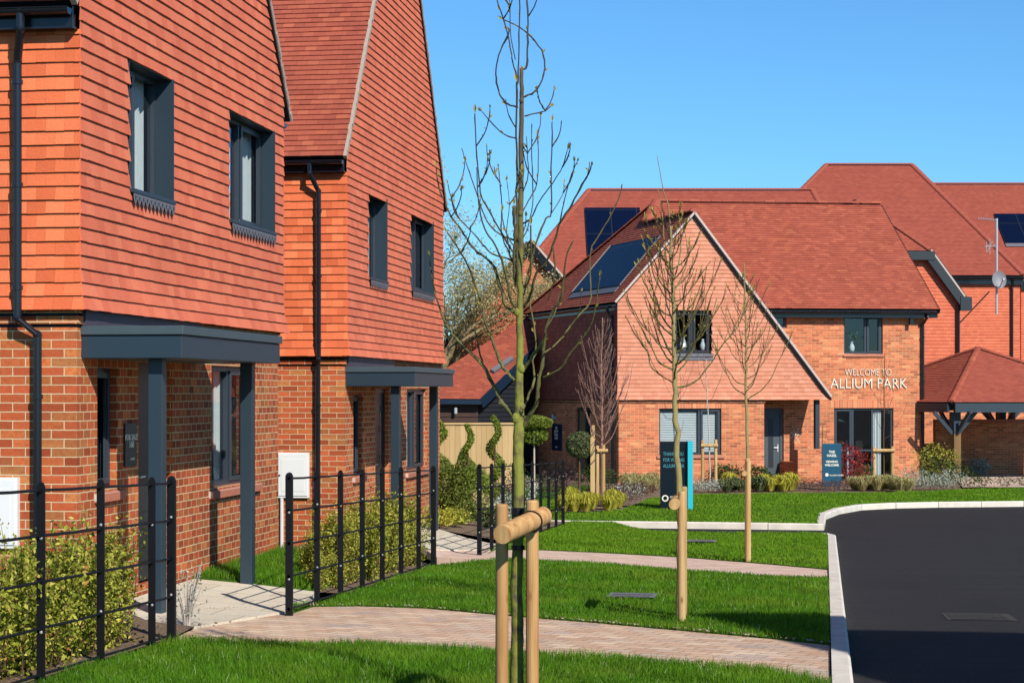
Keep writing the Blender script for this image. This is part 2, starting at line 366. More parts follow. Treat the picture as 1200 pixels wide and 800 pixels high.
# ------------------------------------------------------------------ setting
def gz_low(x,y): return gz(x,y)-.13
def sheet(name, poly, mat, zoff=0.0, skirt=0.0, step=.6, zf=None, parent=None, kind='structure'):
    zf = zf or gz
    poly=[Vector((p[0],p[1])) for p in poly]
    xs=[p.x for p in poly]; ys=[p.y for p in poly]
    # densify edges
    ring=[]
    for i,p in enumerate(poly):
        q=poly[(i+1)%len(poly)]; k=max(1,int((q-p).length/step))
        ring += [p.lerp(q,t/k) for t in range(k)]
    pts=list(ring); n=len(ring)
    def inside(x,y):
        c=False; j=len(poly)-1
        for i in range(len(poly)):
            a,b=poly[i],poly[j]
            if (a.y>y)!=(b.y>y) and x<(b.x-a.x)*(y-a.y)/(b.y-a.y)+a.x: c=not c
            j=i
        return c
    y=min(ys)+step*.5
    while y<max(ys):
        x=min(xs)+step*.5
        while x<max(xs):
            if inside(x,y): pts.append(Vector((x,y)))
            x+=step
        y+=step
    E=[(i,(i+1)%n) for i in range(n)]
    vs,es,fs,*_=geometry.delaunay_2d_cdt(pts,E,[tuple(range(n))],1,1e-5)
    mb=MB()
    for f in fs: 
        P=[Vector((vs[i].x,vs[i].y,zf(vs[i].x,vs[i].y)+zoff)) for i in f]
        if (P[1]-P[0]).cross(P[2]-P[0]).z<0: P=P[::-1]
        mb.face(P,[(p.x,p.y) for p in P])
    if skirt:
        for i in range(n):
            a=ring[i]; b=ring[(i+1)%n]; za=zf(a.x,a.y)+zoff; zb=zf(b.x,b.y)+zoff
            mb.face([(a.x,a.y,za-skirt),(b.x,b.y,zb-skirt),(b.x,b.y,zb),(a.x,a.y,za)])
    o=mb.build(name,M[mat],parent)
    if kind: o['kind']=kind
    return o
def g2(px,py): p=G(px,py); return (p.x,p.y)
# broad ground sheet
mb=MB()
xs=[-900,-300,-120,-60,-30,-15,-8]+[-6+i for i in range(0,14)]+[12,18,30,60,120,300,900]
ysl=[-200,-60,-20]+[i*2 for i in range(0,18)]+[37,40,50,70,100,200,500,1500]
for i in range(len(xs)-1):
    for j in range(len(ysl)-1):
        q=[(xs[i],ysl[j]),(xs[i+1],ysl[j]),(xs[i+1],ysl[j+1]),(xs[i],ysl[j+1])]
        mb.face([(x,y,gz(x,y)-.30) for x,y in q])
tag(mb.build('ground',M['soil_ground']),kind='structure')
def KX(y): return .27+(y-11.65)*.0205            # lawn side of the kerb
ZR=-.115
# tarmac
rp=[(KX(-18)+.13,-18)]+[(KX(y)+.13,y) for y in (0,12,24,32.3)]
kfar=[g2(x,y) for x,y in ((700,611),(800,612),(900,613.2),(966,614))]
side_top=[(kfar[0][0],kfar[0][1]),(kfar[3][0],kfar[3][1])]
lawn3_far=[g2(975,625),g2(900,624.5),g2(805,624),g2(762,622),g2(735,616),g2(712,611)]
bend=[g2(x,y) for x,y in ((967,611),(968,602),(984,596),(1010,591.5),(1050,589.5),(1100,588.5),(1200,587.5))]
bl=[(bend[-1][0]+i*6, bend[-1][1]+i*.35) for i in (1,3,6,12)]
yF=kfar[0][1]
road=[(x,y) for x,y in rp]+[(KX(32.4)+.13,32.4)]+lawn3_far[1:-1]+[(-3.3,36.15),(-4.4,36.15),(-4.4,yF)]+[(kfar[0][0]-.0,yF)]+[(kfar[3][0],kfar[3][1])]+bend[1:]+bl+[(80,36),(60,-18)]
sheet('road',road,'asphalt',ZR,0,1.6)
def strip(name, line, w, mat, z0, h, left=True, cham=.02, kind='structure'):
    mb=MB(); L=[Vector((p[0],p[1])) for p in line]; n=len(L); side=[]
    pts=[]
    for i in range(n-1):
        k=max(1,int((L[i+1]-L[i]).length/.915))
        for t in range(k): pts.append(L[i].lerp(L[i+1],t/k))
    pts.append(L[-1])
    def nrm(i):
        d=(pts[min(i+1,len(pts)-1)]-pts[max(i-1,0)]).normalized(); return Vector((-d.y,d.x))*(1 if left else -1)
    for i in range(len(pts)-1):
        a,b=pts[i],pts[i+1]; d=(b-a)*.007/max(.01,(b-a).length)
        a2=a+d; b2=b-d; na,nb=nrm(i)*w,nrm(i+1)*w; r=random.random()
        def P(q,z): return (q.x,q.y,gz(q.x,q.y)+z)
        jz=random.uniform(-.003,.003)
        za=z0+h+jz
        q0,q1=P(a2,z0),P(b2,z0); q2,q3=P(b2,za-cham),P(a2,za-cham)
        q4,q5=P(a2+nrm(i)*cham,za),P(b2+nrm(i+1)*cham,za); q6,q7=P(b2+nb,za),P(a2+na,za); q8,q9=P(b2+nb,z0),P(a2+na,z0)
        mb.face([q0,q1,q2,q3],r=r); mb.face([q3,q2,q5,q4],r=r); mb.face([q4,q5,q6,q7],r=r); mb.face([q7,q6,q8,q9],r=r)
        mb.face([q0,q3,q4,q7,q9],r=r); mb.face([q1,q2,q5,q6,q8],r=r)
    return tag(mb.build(name,M[mat]),kind=kind)
strip('kerb',[(KX(y)+.14,y) for y in (-18,0,8,16,24,31.6)]+[(KX(32.3)+.02,32.3)],.13,'concrete_kerb',-.2,.2+.012,True)
strip('kerb',[(x,y) for x,y in [(kfar[0][0]-2.2,yF+.05)]+kfar]+bend[1:]+bl,.15,'concrete_kerb',-.2,.2+.012,True)
# block paved path, near
p1u=[g2(x,y) for x,y in ((0,718),(150,716),(210,716),(300,712),(345,709.5),(420,708.5),(500,711),(612,721),(700,728),(800,737),(900,746),(976,754))]
p1l=[g2(x,y) for x,y in ((979,806),(900,786),(825,780),(725,771),(612,766),(570,764),(450,755.5),(300,752.5),(205,749),(205,748))]
p1u=p1u[2:]; 
path1=[(-4.55,13.35),(-4.62,14.3),(-4.35,15.55)]+p1u[2:-1]+[(KX(14.0),14.0),(KX(11.6),11.6)]+p1l[1:-1]+[(-4.3,13.3)]
sheet('path',path1,'block_paving',-.012,.1,.7)
p2u=[g2(x,y) for x,y in ((500,643.5),(560,643),(632,643.5),(700,646.5),(800,652),(900,660),(969,665))]
p2l=[g2(x,y) for x,y in ((970,677.5),(900,674),(800,668),(700,660),(632,656),(582,655),(512,652))]
path2=p2u[:-1]+[(KX(22.7),22.7),(KX(21.2),21.2)]+p2l[1:]
sheet('path',path2,'block_paving_far',-.010,.1,.7)
# pale slab entrance paths
slab1=[(-4.62,14.3),(-4.35,15.55),(-4.25,15.9),(-4.55,17.9),(-5.79,17.9),(-5.79,15.6),(-5.1,14.6)]
sheet('entrance_path',slab1,'slab',.006,.1,.6)
e2=[g2(505,643.5),g2(572,643),(-4.1,25.4),(-4.0,27.3),(-6.05,29.5),(-6.05,26.3)]
sheet('entrance_path',e2,'slab',.004,.1,.6)
# lawns
near=[(-4.3,13.25)]+[(x,y-.01) for x,y in p1l[::-1][1:-1]]+[(KX(11.6),11.58),(KX(-18),-18),(-4.46,-18),(-4.46,13.1)]
L1=sheet('lawn',near,'turf',0,.12,.8)
mid=[(-4.22,15.72)]+[(x,y+.01) for x,y in p1u[2:-1]]+[(KX(14.02),14.02),(KX(21.18),21.18)]+[(x,y-.01) for x,y in p2l[1:-1]]+[(-4.2,22.4)]
sheet('lawn',mid,'turf',0,.12,.8)
l3=[(x,y+.01) for x,y in [g2(582,642.5)]+p2u[2:-1]]+[(KX(22.72),22.72),(KX(32.2),32.2)]+lawn3_far[1:-1]+[(-3.3,36.15),(-4.1,36.15),(-4.1,26.5),(-4.0,25.2)]
sheet('lawn',l3,'turf',0,.12,.8)
grass_house=[(-5.81,17.92),(-4.56,17.92),(-4.55,21.3),(-5.81,21.3)]
sheet('lawn',grass_house,'turf',.02,.12,.6)
l4=[(kfar[0][0]-2.2,yF+.24)]+[(x,y+.18) for x,y in kfar[:3]]+[(kfar[3][0]-.12,kfar[3][1]+.15)]+[(bend[1][0]-.12,bend[1][1]+.06),(bend[2][0]-.1,bend[2][1]+.15)]+[(x,y+.17) for x,y in bend[3:]]+[(x,y+.17) for x,y in bl[:2]]
bed_front=[g2(x,y) for x,y in ((1200,571.5),(1130,573),(1085,575.5),(1000,577),(900,578),(820,579),(765,583),(728,597),(700,600),(660,600.5),(655,598))]
l4p=l4+[(bed_front[0][0]+16,bed_front[0][1]+1)]+bed_front+[g2(652,583),g2(640,580),(kfar[0][0]-2.2,41)]
sheet('lawn',l4p,'turf',0,.12,1.0)
# mulch beds
bed=[(bed_front[0][0]+16,bed_front[0][1]+1.02)]+[(x,y+.01) for x,y in bed_front]+[(-5.2,40),(-9,44),(-9,60),(30,60)]
sheet('planting_bed',bed,'mulch',-.03,0,1.2)
sheet('planting_bed',[(-5.8,8),(-4.48,8),(-4.48,13.25),(-4.62,14.3),(-5.1,14.58),(-5.8,15.5)],'mulch',.01,0,.6)
sheet('planting_bed',[(-4.55,17.92),(-4.22,17.92),(-4.2,22.3),(-4.8,23.2),(-6.05,24.5),(-6.05,21.32),(-4.55,21.32)],'mulch',.0,0,.6)
sheet('planting_bed',[(-4.08,28),(-4.1,37),(-5,41),(-10,41),(-10,30),(-6,29.6)],'mulch',.0,0,.9)
sheet('lawn',[g2(x,y) for x,y in ((612,585),(650,585),(692,573),(692,568.5),(650,568.5),(600,574))],'turf',.01,0,.9)
sheet('side_path',[g2(1128,571),g2(1200,571),g2(1215,557),g2(1118,556)],'block_paving_far',.012,0,1)
# flush covers and patch
def oval(px,py,rx,ry,mat,name,z,kind='structure'):
    c=g2(px,py); pts=[g2(px+rx*math.cos(t)*1.0,py+ry*math.sin(t)) for t in [i*math.pi/8 for i in range(16)]]
    return sheet(name,pts,mat,z,0,.5,kind=kind)
# ------------------------------------------------------------------ building kit
def wall(mb, fr, a0,a1,c0,c1, holes=(), depth=.10, b=0.0, m=0, poly=None):
    A=sorted(set([a0,a1]+[min(max(x,a0),a1) for h in holes for x in h[:2]])); Z=sorted(set([c0,c1]+[min(max(x,c0),c1) for h in holes for x in h[2:4]]))
    for i in range(len(A)-1):
        for j in range(len(Z)-1):
            ca,cc=(A[i]+A[i+1])/2,(Z[j]+Z[j+1])/2
            if any(h[0]<ca<h[1] and h[2]<cc<h[3] for h in holes): continue
            q=[(A[i],Z[j]),(A[i+1],Z[j]),(A[i+1],Z[j+1]),(A[i],Z[j+1])]
            mb.face([fr.p(a,b,c) for a,c in q],q,m)
    for h in holes:
        x0,x1,z0,z1=h[:4]
        for (p,q) in (((x0,z0),(x0,z1)),((x1,z0),(x1,z1)),((x0,z1),(x1,z1)),((x0,z0),(x1,z0))):
            P=[fr.p(p[0],b,p[1]),fr.p(q[0],b,q[1]),fr.p(q[0],b+depth,q[1]),fr.p(p[0],b+depth,p[1])]
            uv=[(x0,p[1]),(x0,q[1]),(x0+depth,q[1]),(x0+depth,p[1])] if p[0]==q[0] else [(p[0],p[1]),(q[0],p[1]),(q[0],p[1]+depth),(p[0],p[1]+depth)]
            mb.face(P,uv,m)
def tiles(mb, P0, S, T, N, poly, holes=(), g=.114, tw=.165, th=.014, lift=.006, bell=(), side=True, m=0, jit=1.0, uvo=(0,0)):
    """overlapping plain tiles on a convex outline poly [(s,t)...] in the plane P0 + s S + t T, N outwards"""
    t0=min(p[1] for p in poly); t1=max(p[1] for p in poly); n=len(poly)
    def span(t):
        t=min(max(t,t0+1e-4),t1-1e-4); X=[]
        for i in range(n):
            a,b=poly[i],poly[(i+1)%n]
            if (a[1]-t)*(b[1]-t)<0: X.append(a[0]+(b[0]-a[0])*(t-a[1])/(b[1]-a[1]))
        return (min(X),max(X)) if len(X)>=2 else (0,0)
    rows=int(math.ceil((t1-t0)/g-1e-3))
    for k in range(rows):
        ta=t0+k*g; tb=min(ta+g,t1); tt=ta+g*1.08
        la,ra=span(ta); lb,rb=span(tb)
        if max(ra,rb)-min(la,lb)<.01: continue
        bo=bell[k] if k<len(bell) else 0; bo2=bell[k+1] if k+1<len(bell) else 0
        la-=bo; ra+=bo; lb-=bo2; rb+=bo2
        x=math.floor(min(la,lb)/tw)*tw-(tw*.5 if k%2 else 0); 
        while x<max(ra,rb):
            x0=x+.0007; x1=x+tw-.0007; x+=tw
            a0,a1=max(x0,la),min(x1,ra); b0,b1=max(x0,lb),min(x1,rb)
            if a1-a0<.004 and b1-b0<.004: continue
            if a1<a0: a0=a1=(min(max((a0+a1)/2,la),ra))
            if b1<b0: b0=b1=(min(max((b0+b1)/2,lb),rb))
            cx=(a0+a1)/2; cz=(ta+tb)/2; sk=False
            for h in holes:
                if h[0]<cx<h[1] and h[2]<cz<h[3]: sk=True
                elif h[2]<cz<h[3]:
                    if a0<h[1]<a1: a0=b0=h[1]
                    elif a0<h[0]<a1: a1=b1=h[0]
            if sk: continue
            j=random.uniform(-.0014,.0014)*jit; j2=j+random.uniform(-.0008,.0008)*jit; jt=random.uniform(-.0022,.0022)*jit
            r=random.random()
            def Q(s,t,o): return P0+S*s+T*t+N*o
            o0=lift+th+bo; o1=lift*.15+bo2+.002
            A=Q(a0,ta+jt,o0+j); B=Q(a1,ta+jt,o0+j2); Cc=Q(b1,tb,o1); D=Q(b0,tb,o1)
            A2=Q(a0,ta+jt,o0+j-th-lift*.8-.006); B2=Q(a1,ta+jt,o0+j2-th-lift*.8-.006)
            U=uvo; mb.face([A,B,Cc,D],[(a0+U[0],ta),(a1+U[0],ta),(b1+U[0],tb),(b0+U[0],tb)],m,r)
            mb.face([A2,B2,B,A],[(a0,ta),(a1,ta),(a1,ta+.01),(a0,ta+.01)],m,r)
            if side:
                mb.face([A2,A,D],[(a0,ta),(a0,ta),(b0,tb)],m,r); mb.face([B,B2,Cc],[(a1,ta),(a1,ta),(b1,tb)],m,r)
def courses(mb, P0, S, T, N, poly, g=.1, th=.012, lift=.006, m=0, uvo=0):
    tiles(mb,P0,S,T,N,poly,g=g,tw=60.0,th=th,lift=lift,side=False,m=m,jit=0,uvo=(uvo,0))
def plane_basis(P, eave):
    """P: 3D points of a planar roof face; eave: horizontal direction. Returns basis with N up and 2D outline."""
    S=Vector(eave).normalized(); n=Vector((0,0,0))
    for i in range(len(P)):
        n+=P[i].cross(P[(i+1)%len(P)])
    N=n.normalized(); N=N if N.z>0 else -N
    T=N.cross(S).normalized(); T=T if T.z>0 else -T
    P0=P[0]; return P0,S,T,N,[((p-P0).dot(S),(p-P0).dot(T)) for p in P]
def roof_face(mb, P, eave, far=False, g=.1, m=0, th=.011):
    P=[Vector(p) for p in P]; P0,S,T,N,poly=plane_basis(P,eave)
    if far: courses(mb,P0,S,T,N,poly,g=g,m=m,th=th)
    else: tiles(mb,P0,S,T,N,poly,g=g,th=th,lift=.008,m=m,side=False)
def slab(mb, P, th, m=0):
    P=[Vector(p) for p in P]; n=Vector((0,0,0))
    for i in range(len(P)): n+=P[i].cross(P[(i+1)%len(P)])
    N=n.normalized(); N=N if N.z>0 else -N
    Q=[p-N*th for p in P]; P=[p-N*.002 for p in P]
    mb.face(P,m=m); mb.face(Q[::-1],m=m)
    for i in range(len(P)): j=(i+1)%len(P); mb.face([P[i],Q[i],Q[j],P[j]],m=m)
def ridge_caps(mb, A, B, r=.10, m=0, step=.33):
    A=Vector(A); B=Vector(B); L=(B-A).length; k=max(1,int(L/step)); d=(B-A)/k; x=d.cross(ZUP).normalized(); up=x.cross(d).normalized()
    up = up if up.z>0 else -up
    for i in range(k):
        p=A+d*(i+.01); q=A+d*(i+.99); rr=random.random(); ring=[]
        for e,(c,s) in enumerate(((p,1.06),(q,1.0))):
            ring.append([c+x*(r*s*math.cos(t))+up*(r*.62*s*math.sin(t)-.012) for t in [math.pi*j/5 for j in range(6)]])
        for j in range(5): mb.face([ring[0][j],ring[0][j+1],ring[1][j+1],ring[1][j]],[(0,0),(.1,0),(.1,.3),(0,.3)],m,rr)
        mb.face(ring[0],[(0,0)]*6,m,rr); mb.face(ring[1],[(0,0)]*6,m,rr)
def window(par, fr, a0,a1,c0,c1, b=.07, cols=(1,), rows=(1,), sash=(0,), mat='frame_grey', room=True, curtain=None, blind=False, bar=.055, name='window', transom_cols=None, roomd=1.6):
    mb=MB(); w=bar; W=a1-a0; Hh=c1-c0; tot=sum(cols); rt=sum(rows)
    d0,d1=b,b+.07
    mb.box(fr,a0,a1,d0,d1,c0,c0+w); mb.box(fr,a0,a1,d0,d1,c1-w,c1); mb.box(fr,a0,a0+w,d0,d1,c0+w,c1-w); mb.box(fr,a1-w,a1,d0,d1,c0+w,c1-w)
    X=[a0]; 
    for c in cols: X.append(X[-1]+W*c/tot)
    for x in X[1:-1]: mb.box(fr,x-w*.5,x+w*.5,d0,d1,c0+w,c1-w)
    Z=[c0]
    for r in rows: Z.append(Z[-1]+Hh*r/rt)
    for z in Z[1:-1]:
        for i in range(len(X)-1): mb.box(fr,X[i]+w*(1 if i==0 else .5),X[i+1]-w*(1 if i==len(X)-2 else .5),d0+.003,d1-.003,z-w*.45,z+w*.45)
    for i in sash:
        if i<len(cols):
            x0=X[i]+w*.75; x1=X[i+1]-w*.75; z0=c0+w*.75; z1=c1-w*.75; s=.048; e0=d0-.018; e1=d0+.001
            mb.box(fr,x0,x1,e0,e1,z0,z0+s); mb.box(fr,x0,x1,e0,e1,z1-s,z1); mb.box(fr,x0,x0+s,e0,e1,z0+s,z1-s); mb.box(fr,x1-s,x1,e0,e1,z0+s,z1-s)
            mb.box(fr,x0+s,x0+s+.018,d0+.001,d0+.02,z0+s,z1-s); mb.box(fr,x1-s-.018,x1-s,d0+.001,d0+.02,z0+s,z1-s)
    wo=mb.build(name,M[mat],par)
    g=MB(); g.face([fr.p(a,b+.04,c) for a,c in ((a0+.02,c0+.02),(a1-.02,c0+.02),(a1-.02,c1-.02),(a0+.02,c1-.02))]); g.build('pane',M['glass'],wo)
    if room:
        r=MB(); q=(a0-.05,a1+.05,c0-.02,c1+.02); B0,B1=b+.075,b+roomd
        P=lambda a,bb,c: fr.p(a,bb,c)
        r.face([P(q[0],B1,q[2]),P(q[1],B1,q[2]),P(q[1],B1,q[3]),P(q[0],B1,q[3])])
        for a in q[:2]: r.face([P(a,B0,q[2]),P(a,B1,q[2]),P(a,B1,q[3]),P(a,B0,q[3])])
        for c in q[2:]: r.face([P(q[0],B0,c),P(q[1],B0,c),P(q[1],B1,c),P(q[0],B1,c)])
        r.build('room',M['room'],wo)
    if curtain:
        for (s0,s1) in curtain:
            k=MB(); x0=a0+W*s0; x1=a0+W*s1; n=max(8,int((x1-x0)/.025)); pts=[(x0+(x1-x0)*i/n, b+.11+.022*math.sin(i*2.1)+.01*math.sin(i*.9)) for i in range(n+1)]
            for i in range(n): k.face([fr.p(pts[i][0],pts[i][1],c0+.03),fr.p(pts[i+1][0],pts[i+1][1],c0+.03),fr.p(pts[i+1][0],pts[i+1][1],c1-.03),fr.p(pts[i][0],pts[i][1],c1-.03)])
            k.build('curtain',M['white_cloth'],wo)
    if blind:
        k=MB(); z=c0+w+.02
        while z<c1-w:
            p=[fr.p(a0+w,b+.085,z),fr.p(a1-w,b+.085,z),fr.p(a1-w,b+.105,z+.040),fr.p(a0+w,b+.105,z+.040)]; k.face(p); z+=.048
        k.build('blind',M['white_cloth'],wo)
    return wo
def sill(par, fr, a0,a1,c, out=.05, th=.07, mat='sill_brick', b1=.09):
    mb=MB(); n=max(1,int((a1-a0)/.075)); w=(a1-a0)/n
    for i in range(n):
        x0=a0+i*w+.004; x1=a0+(i+1)*w-.004; r=random.random()
        P=[fr.p(x,bb,z) for x in (x0,x1) for bb,z in ((b1,c),(-out,c-.035),(-out,c-.035-th),(b1,c-.035-th))]
        for q in ((0,1,5,4),(1,2,6,5),(2,3,7,6),(0,1,2,3),(4,5,6,7)): mb.face([P[k] for k in q],None,0,r)
    mb.box(fr,a0+.002,a1-.002,-out+.006,b1-.004,c-.05-th*.6,c-.03,1)
    return mb.build('sill',[M[mat],M['mortar']],par)
def gutter(par, A, B, out, r=.056, mat='black_plastic', name='gutter', box=.16, boxh=.15):
    """half round gutter from A to B, 'out' points away from the wall, with black soffit/fascia board"""
    A=Vector(A); B=Vector(B); out=Vector(out).normalized(); mb=MB(); n=8; d=(B-A).normalized()
    L=(B-A).length
    for i in range(n):
        t0=math.pi+math.pi*i/n; t1=math.pi+math.pi*(i+1)/n
        o=lambda P,t: P+out*(r*math.cos(t)+r+.01)+ZUP*(r*math.sin(t))
        mb.face([o(A,t0),o(B,t0),o(B,t1),o(A,t1)])
    for P in (A,B): mb.face([P+out*(r*math.cos(t)+r+.01)+ZUP*(r*math.sin(t)) for t in [math.pi+math.pi*i/n for i in range(n+1)]])
    lip=A+out*(2*r+.01); mb.tube([lip,lip+d*L],.006,6)
    k=int(L/.9)+1
    for i in range(k):
        c=A+d*(L*(i+.5)/k); q=[c+out*(r*1.12*math.cos(t)+r+.01)+ZUP*(r*1.12*math.sin(t)) for t in [math.pi+math.pi*j/n for j in range(n+1)]]
        for j in range(n): mb.face([q[j]-d*.02,q[j]+d*.02,q[j+1]+d*.02,q[j+1]-d*.02])
    f=Frame(A,d,-out); mb.box(f,0,L,0.0,.022,-boxh,.03); mb.box(f,0,L,.0225,box,-boxh,-boxh+.02)
    return mb.build(name,M[mat],par)
def downpipe(par, pts, r=.034, brackets=(), name='downpipe', n=12):
    mb=MB(); mb.tube(pts,r,n)
    for p in brackets:
        p=Vector(p); mb.tube([p-ZUP*.018,p+ZUP*.018],r*1.28,n)
    for i in range(1,len(pts)-1):
        p=Vector(pts[i]); mb.sphere(p,r*1.12,n=6)
    return mb.build(name,M['black_plastic'],par,smooth=False)
def text(par, body, fr, a, c, size, mat, b=-.02, ext=.004, align='CENTER', name='lettering', bold=.0, sx=1.0):
    cu=bpy.data.curves.new('t','FONT'); cu.body=body; cu.size=size; cu.extrude=ext; cu.align_x=align; cu.offset=bold; cu.resolution_u=3
    ob=bpy.data.objects.new('t',cu); C.objects.link(ob)
    bpy.context.view_layer.update(); dg=bpy.context.evaluated_depsgraph_get()
    me=bpy.data.meshes.new_from_object(ob.evaluated_get(dg)); bpy.data.objects.remove(ob)
    # map local x->u, y->z, z->-n
    off=ORI.get(par.name,Vector((0,0,0))) if par is not None else Vector((0,0,0))
    for v in me.vertices:
        p=fr.p(a+v.co.x*sx,b-v.co.z,c+v.co.y)-off; v.co=p
    me.materials.clear(); me.materials.append(M[mat]); me.name=name
    o=bpy.data.objects.new(name,me); C.objects.link(o)
    if par is not None: o.parent=par; ORI[o.name]=off
    return o
# ------------------------------------------------------------------ the two near houses
TAN=math.tan(math.radians(53.5))
def gable_house(root, X, Y0, W, FZ, EC, up_win, gr_win, door, canopy, posts_y, side_w=9.0, TC=2.60, drop=None, box1=None, small=None):
    fr=Frame((X,Y0,FZ),(0,1,0),(-1,0,0)); sd=Frame((X,Y0,FZ),(-1,0,0),(0,1,0))
    APX=EC+W/2*TAN
    # brick storey
    gh=[gr_win]+([small] if small else [])+[door]
    mb=MB(); wall(mb,fr,0,W,-.5,TC-.16,gh,.11); 
    mb.build('brick_wall',M['brick_red_short'],root); mb=MB()
    wall(mb,sd,0,side_w,-.5,TC-.16,(),.1)
    back=Frame((X,Y0+W,FZ),(-1,0,0),(0,-1,0)); wall(mb,back,0,side_w,-.5,TC,()); 
    rear=Frame((X-side_w,Y0,FZ),(0,1,0),(1,0,0)); wall(mb,rear,0,W,-.5,EC,()); mb.face([rear.p(0,0,EC),rear.p(W,0,EC),rear.p(W/2,0,APX)],[(0,0),(W,0),(W/2,5)])
    mb.build('brick_wall',M['brick_red_multi'],root)
    # projecting courses under the tiles
    mb=MB(); F0=Frame((X,Y0,FZ),(0,1,0),(-1,0,0))
    mb.box(F0,-.028,W+.028,-.028,.02,TC-.145,TC-.08); mb.box(sd,-.0275,side_w,-.0275,.02,TC-.1445,TC-.0805)
    mb.box(F0,-.004,W+.004,-.004,.06,TC-.172,TC-.01,1); mb.box(sd,-.0035,side_w,-.0035,.05,TC-.171,TC-.011,1)  # black backing paints the shadow gaps between the projecting courses
    mb.box(F0,-.028,W+.028,-.020,.02,TC-.055,TC-.018); mb.box(sd,-.0275,side_w,-.0195,.02,TC-.0545,TC-.0185)
    mb.build('corbel_course',[M['brick_red_multi'],M['fascia_shade_black']],root)
    # tile hanging
    holes=up_win
    mb=MB(); P=fr.p(0,-.045,0)
    wall(mb,fr,0,W,TC-.02,EC,holes,.02,-.032,1); mb.face([fr.p(0,-.032,EC),fr.p(W,-.032,EC),fr.p(W/2,-.032,APX)],[(0,0),(W,0),(W/2,5)],1)
    mb.face([fr.p(0,-.032,TC-.02),fr.p(W,-.032,TC-.02),fr.p(W,.1,TC-.02),fr.p(0,.1,TC-.02)],m=1)
    poly=[(-.05,TC-.03),(W+.05,TC-.03),(W+.05,EC),(W/2,APX),(-.05,EC)]
    tiles(mb,P,Vector((0,1,0)),ZUP,Vector((1,0,0)),poly,holes,bell=(.055,.03,.012,.003))
    mb.build('tile_cladding',[M['wall_tile'],M['room']],root)
    mb=MB(); ST=EC-.50
    wall(mb,sd,0,side_w,TC-.02,EC,(),.02,-.032,1)
    tiles(mb,sd.p(0,-.045,0),Vector((-1,0,0)),ZUP,Vector((0,-1,0)),[(-.05,TC-.03),(side_w,TC-.03),(side_w,ST),(-.05,ST)],bell=(.055,.03,.012,.003))
    bk=Frame((X,Y0+W,FZ),(-1,0,0),(0,-1,0)); wall(mb,bk,0,side_w,TC-.02,EC,(),.02,-.032,1)
    courses(mb,bk.p(0,-.045,0),Vector((-1,0,0)),ZUP,Vector((0,1,0)),[(-.05,TC-.03),(side_w,TC-.03),(side_w,ST),(-.05,ST)],g=.114)
    mb.build('tile_cladding',[M['wall_tile_side'],M['room']],root)
    # roof
    ov=.26; ex=.085
    ya,yb=Y0-ov,Y0+W+ov; zE=FZ+EC-ov*TAN+.05; zA=FZ+APX+.05; x0=X+ex; x1=X-side_w-ex; ym=Y0+W/2
    nearP=[(x0,ya,zE),(x1,ya,zE),(x1,ym,zA),(x0,ym,zA)]; farP=[(x0,yb,zE),(x1,yb,zE),(x1,ym,zA),(x0,ym,zA)]
    mb=MB(); slab(mb,nearP,.07,1); slab(mb,farP,.07,1); roof_face(mb,nearP,(1,0,0)); roof_face(mb,farP,(1,0,0))
    rf=mb.build('roof',[M['roof_tile'],M['fascia_shade_black']],root)
    mb=MB(); ridge_caps(mb,(x0,ym,zA+.03),(x1,ym,zA+.03)); mb.build('ridge',M['roof_tile'],rf)
    mb=MB()                                                      # mortar bedded verge
    for y_,s in ((ya,1),(yb,-1)):
        A=Vector((x0-.012,y_,zE-.018)); B=Vector((x0-.012,ym,zA-.018)); k=int((B-A).length/.1)
        for i in range(k):
            a=A.lerp(B,i/k); b=A.lerp(B,(i+1)/k); j=random.uniform(-.006,.006)
            mb.beam(a+Vector((j,0,0)),b+Vector((j,0,0)),.05,.062,0,Vector((0,0,1)))
    mb.build('verge',M['verge_grey'],rf)
    # eaves
    xe=X+.03
    gutter(root,(xe,Y0-.17,FZ+EC-.36),(X-side_w,Y0-.17,FZ+EC-.36),(0,-1,0),box=.17,boxh=.15)
    gutter(root,(xe,Y0+W+.17,FZ+EC-.36),(X-side_w,Y0+W+.17,FZ+EC-.36),(0,1,0),box=.17,boxh=.15)
    # upper windows with slate blue surrounds
    for k,(a0,a1,c0,c1) in enumerate(up_win):
        cur=[(.40,.50),(.62,.72),(.78,.97)] if (k==1 and FZ>-.1) else ([(.66,.9)] if k==0 else [(.4,.52)])
        w=window(root,fr,a0,a1,c0,c1,.10,(1,1) if k else (1,1.2),(1,),(0,) if k==0 else (1,),curtain=cur)
        s=MB(); e=.006
        s.box(fr,a0-.002,a0+.012,-.046,.10,c0,c1); s.box(fr,a1-.012,a1+.004,-.075,.10,c0,c1); s.box(fr,a0,a1,-.046,.10,c1-.012,c1+.004); s.box(fr,a0-.004,a1+.006,-.095,.10,c0-.03,c0+.004)
        s.build('surround',M['slate_blue'],w)
        s=MB(); n=int((a1-a0)/.115)+1; ww=(a1-a0)/n                      # dressed lead apron with a saw-tooth edge
        for i in range(n):
            x=a0+i*ww; zt=c0-.03; q=[(x,zt),(x+ww,zt),(x+ww,zt-.05),(x+ww*.5,zt-.12),(x,zt-.05)]
            s.face([fr.p(a,-.088,c) for a,c in q]); 
            s.face([fr.p(a,-.091,c) for a,c in ((x+ww*.3,zt-.03),(x+ww*.7,zt-.03),(x+ww*.5,zt-.07))],m=1)
        s.build('apron',[M['lead_light'],M['frame_dark']],w)
    # ground window
    a0,a1,c0,c1=gr_win; w=window(root,fr,a0,a1,c0,c1,.075,(1,1.05),(1,),(1,),curtain=[(.40,.56)] if FZ>-.1 else [(.3,.5)]); sill(w,fr,a0-.09,a1+.09,c0)
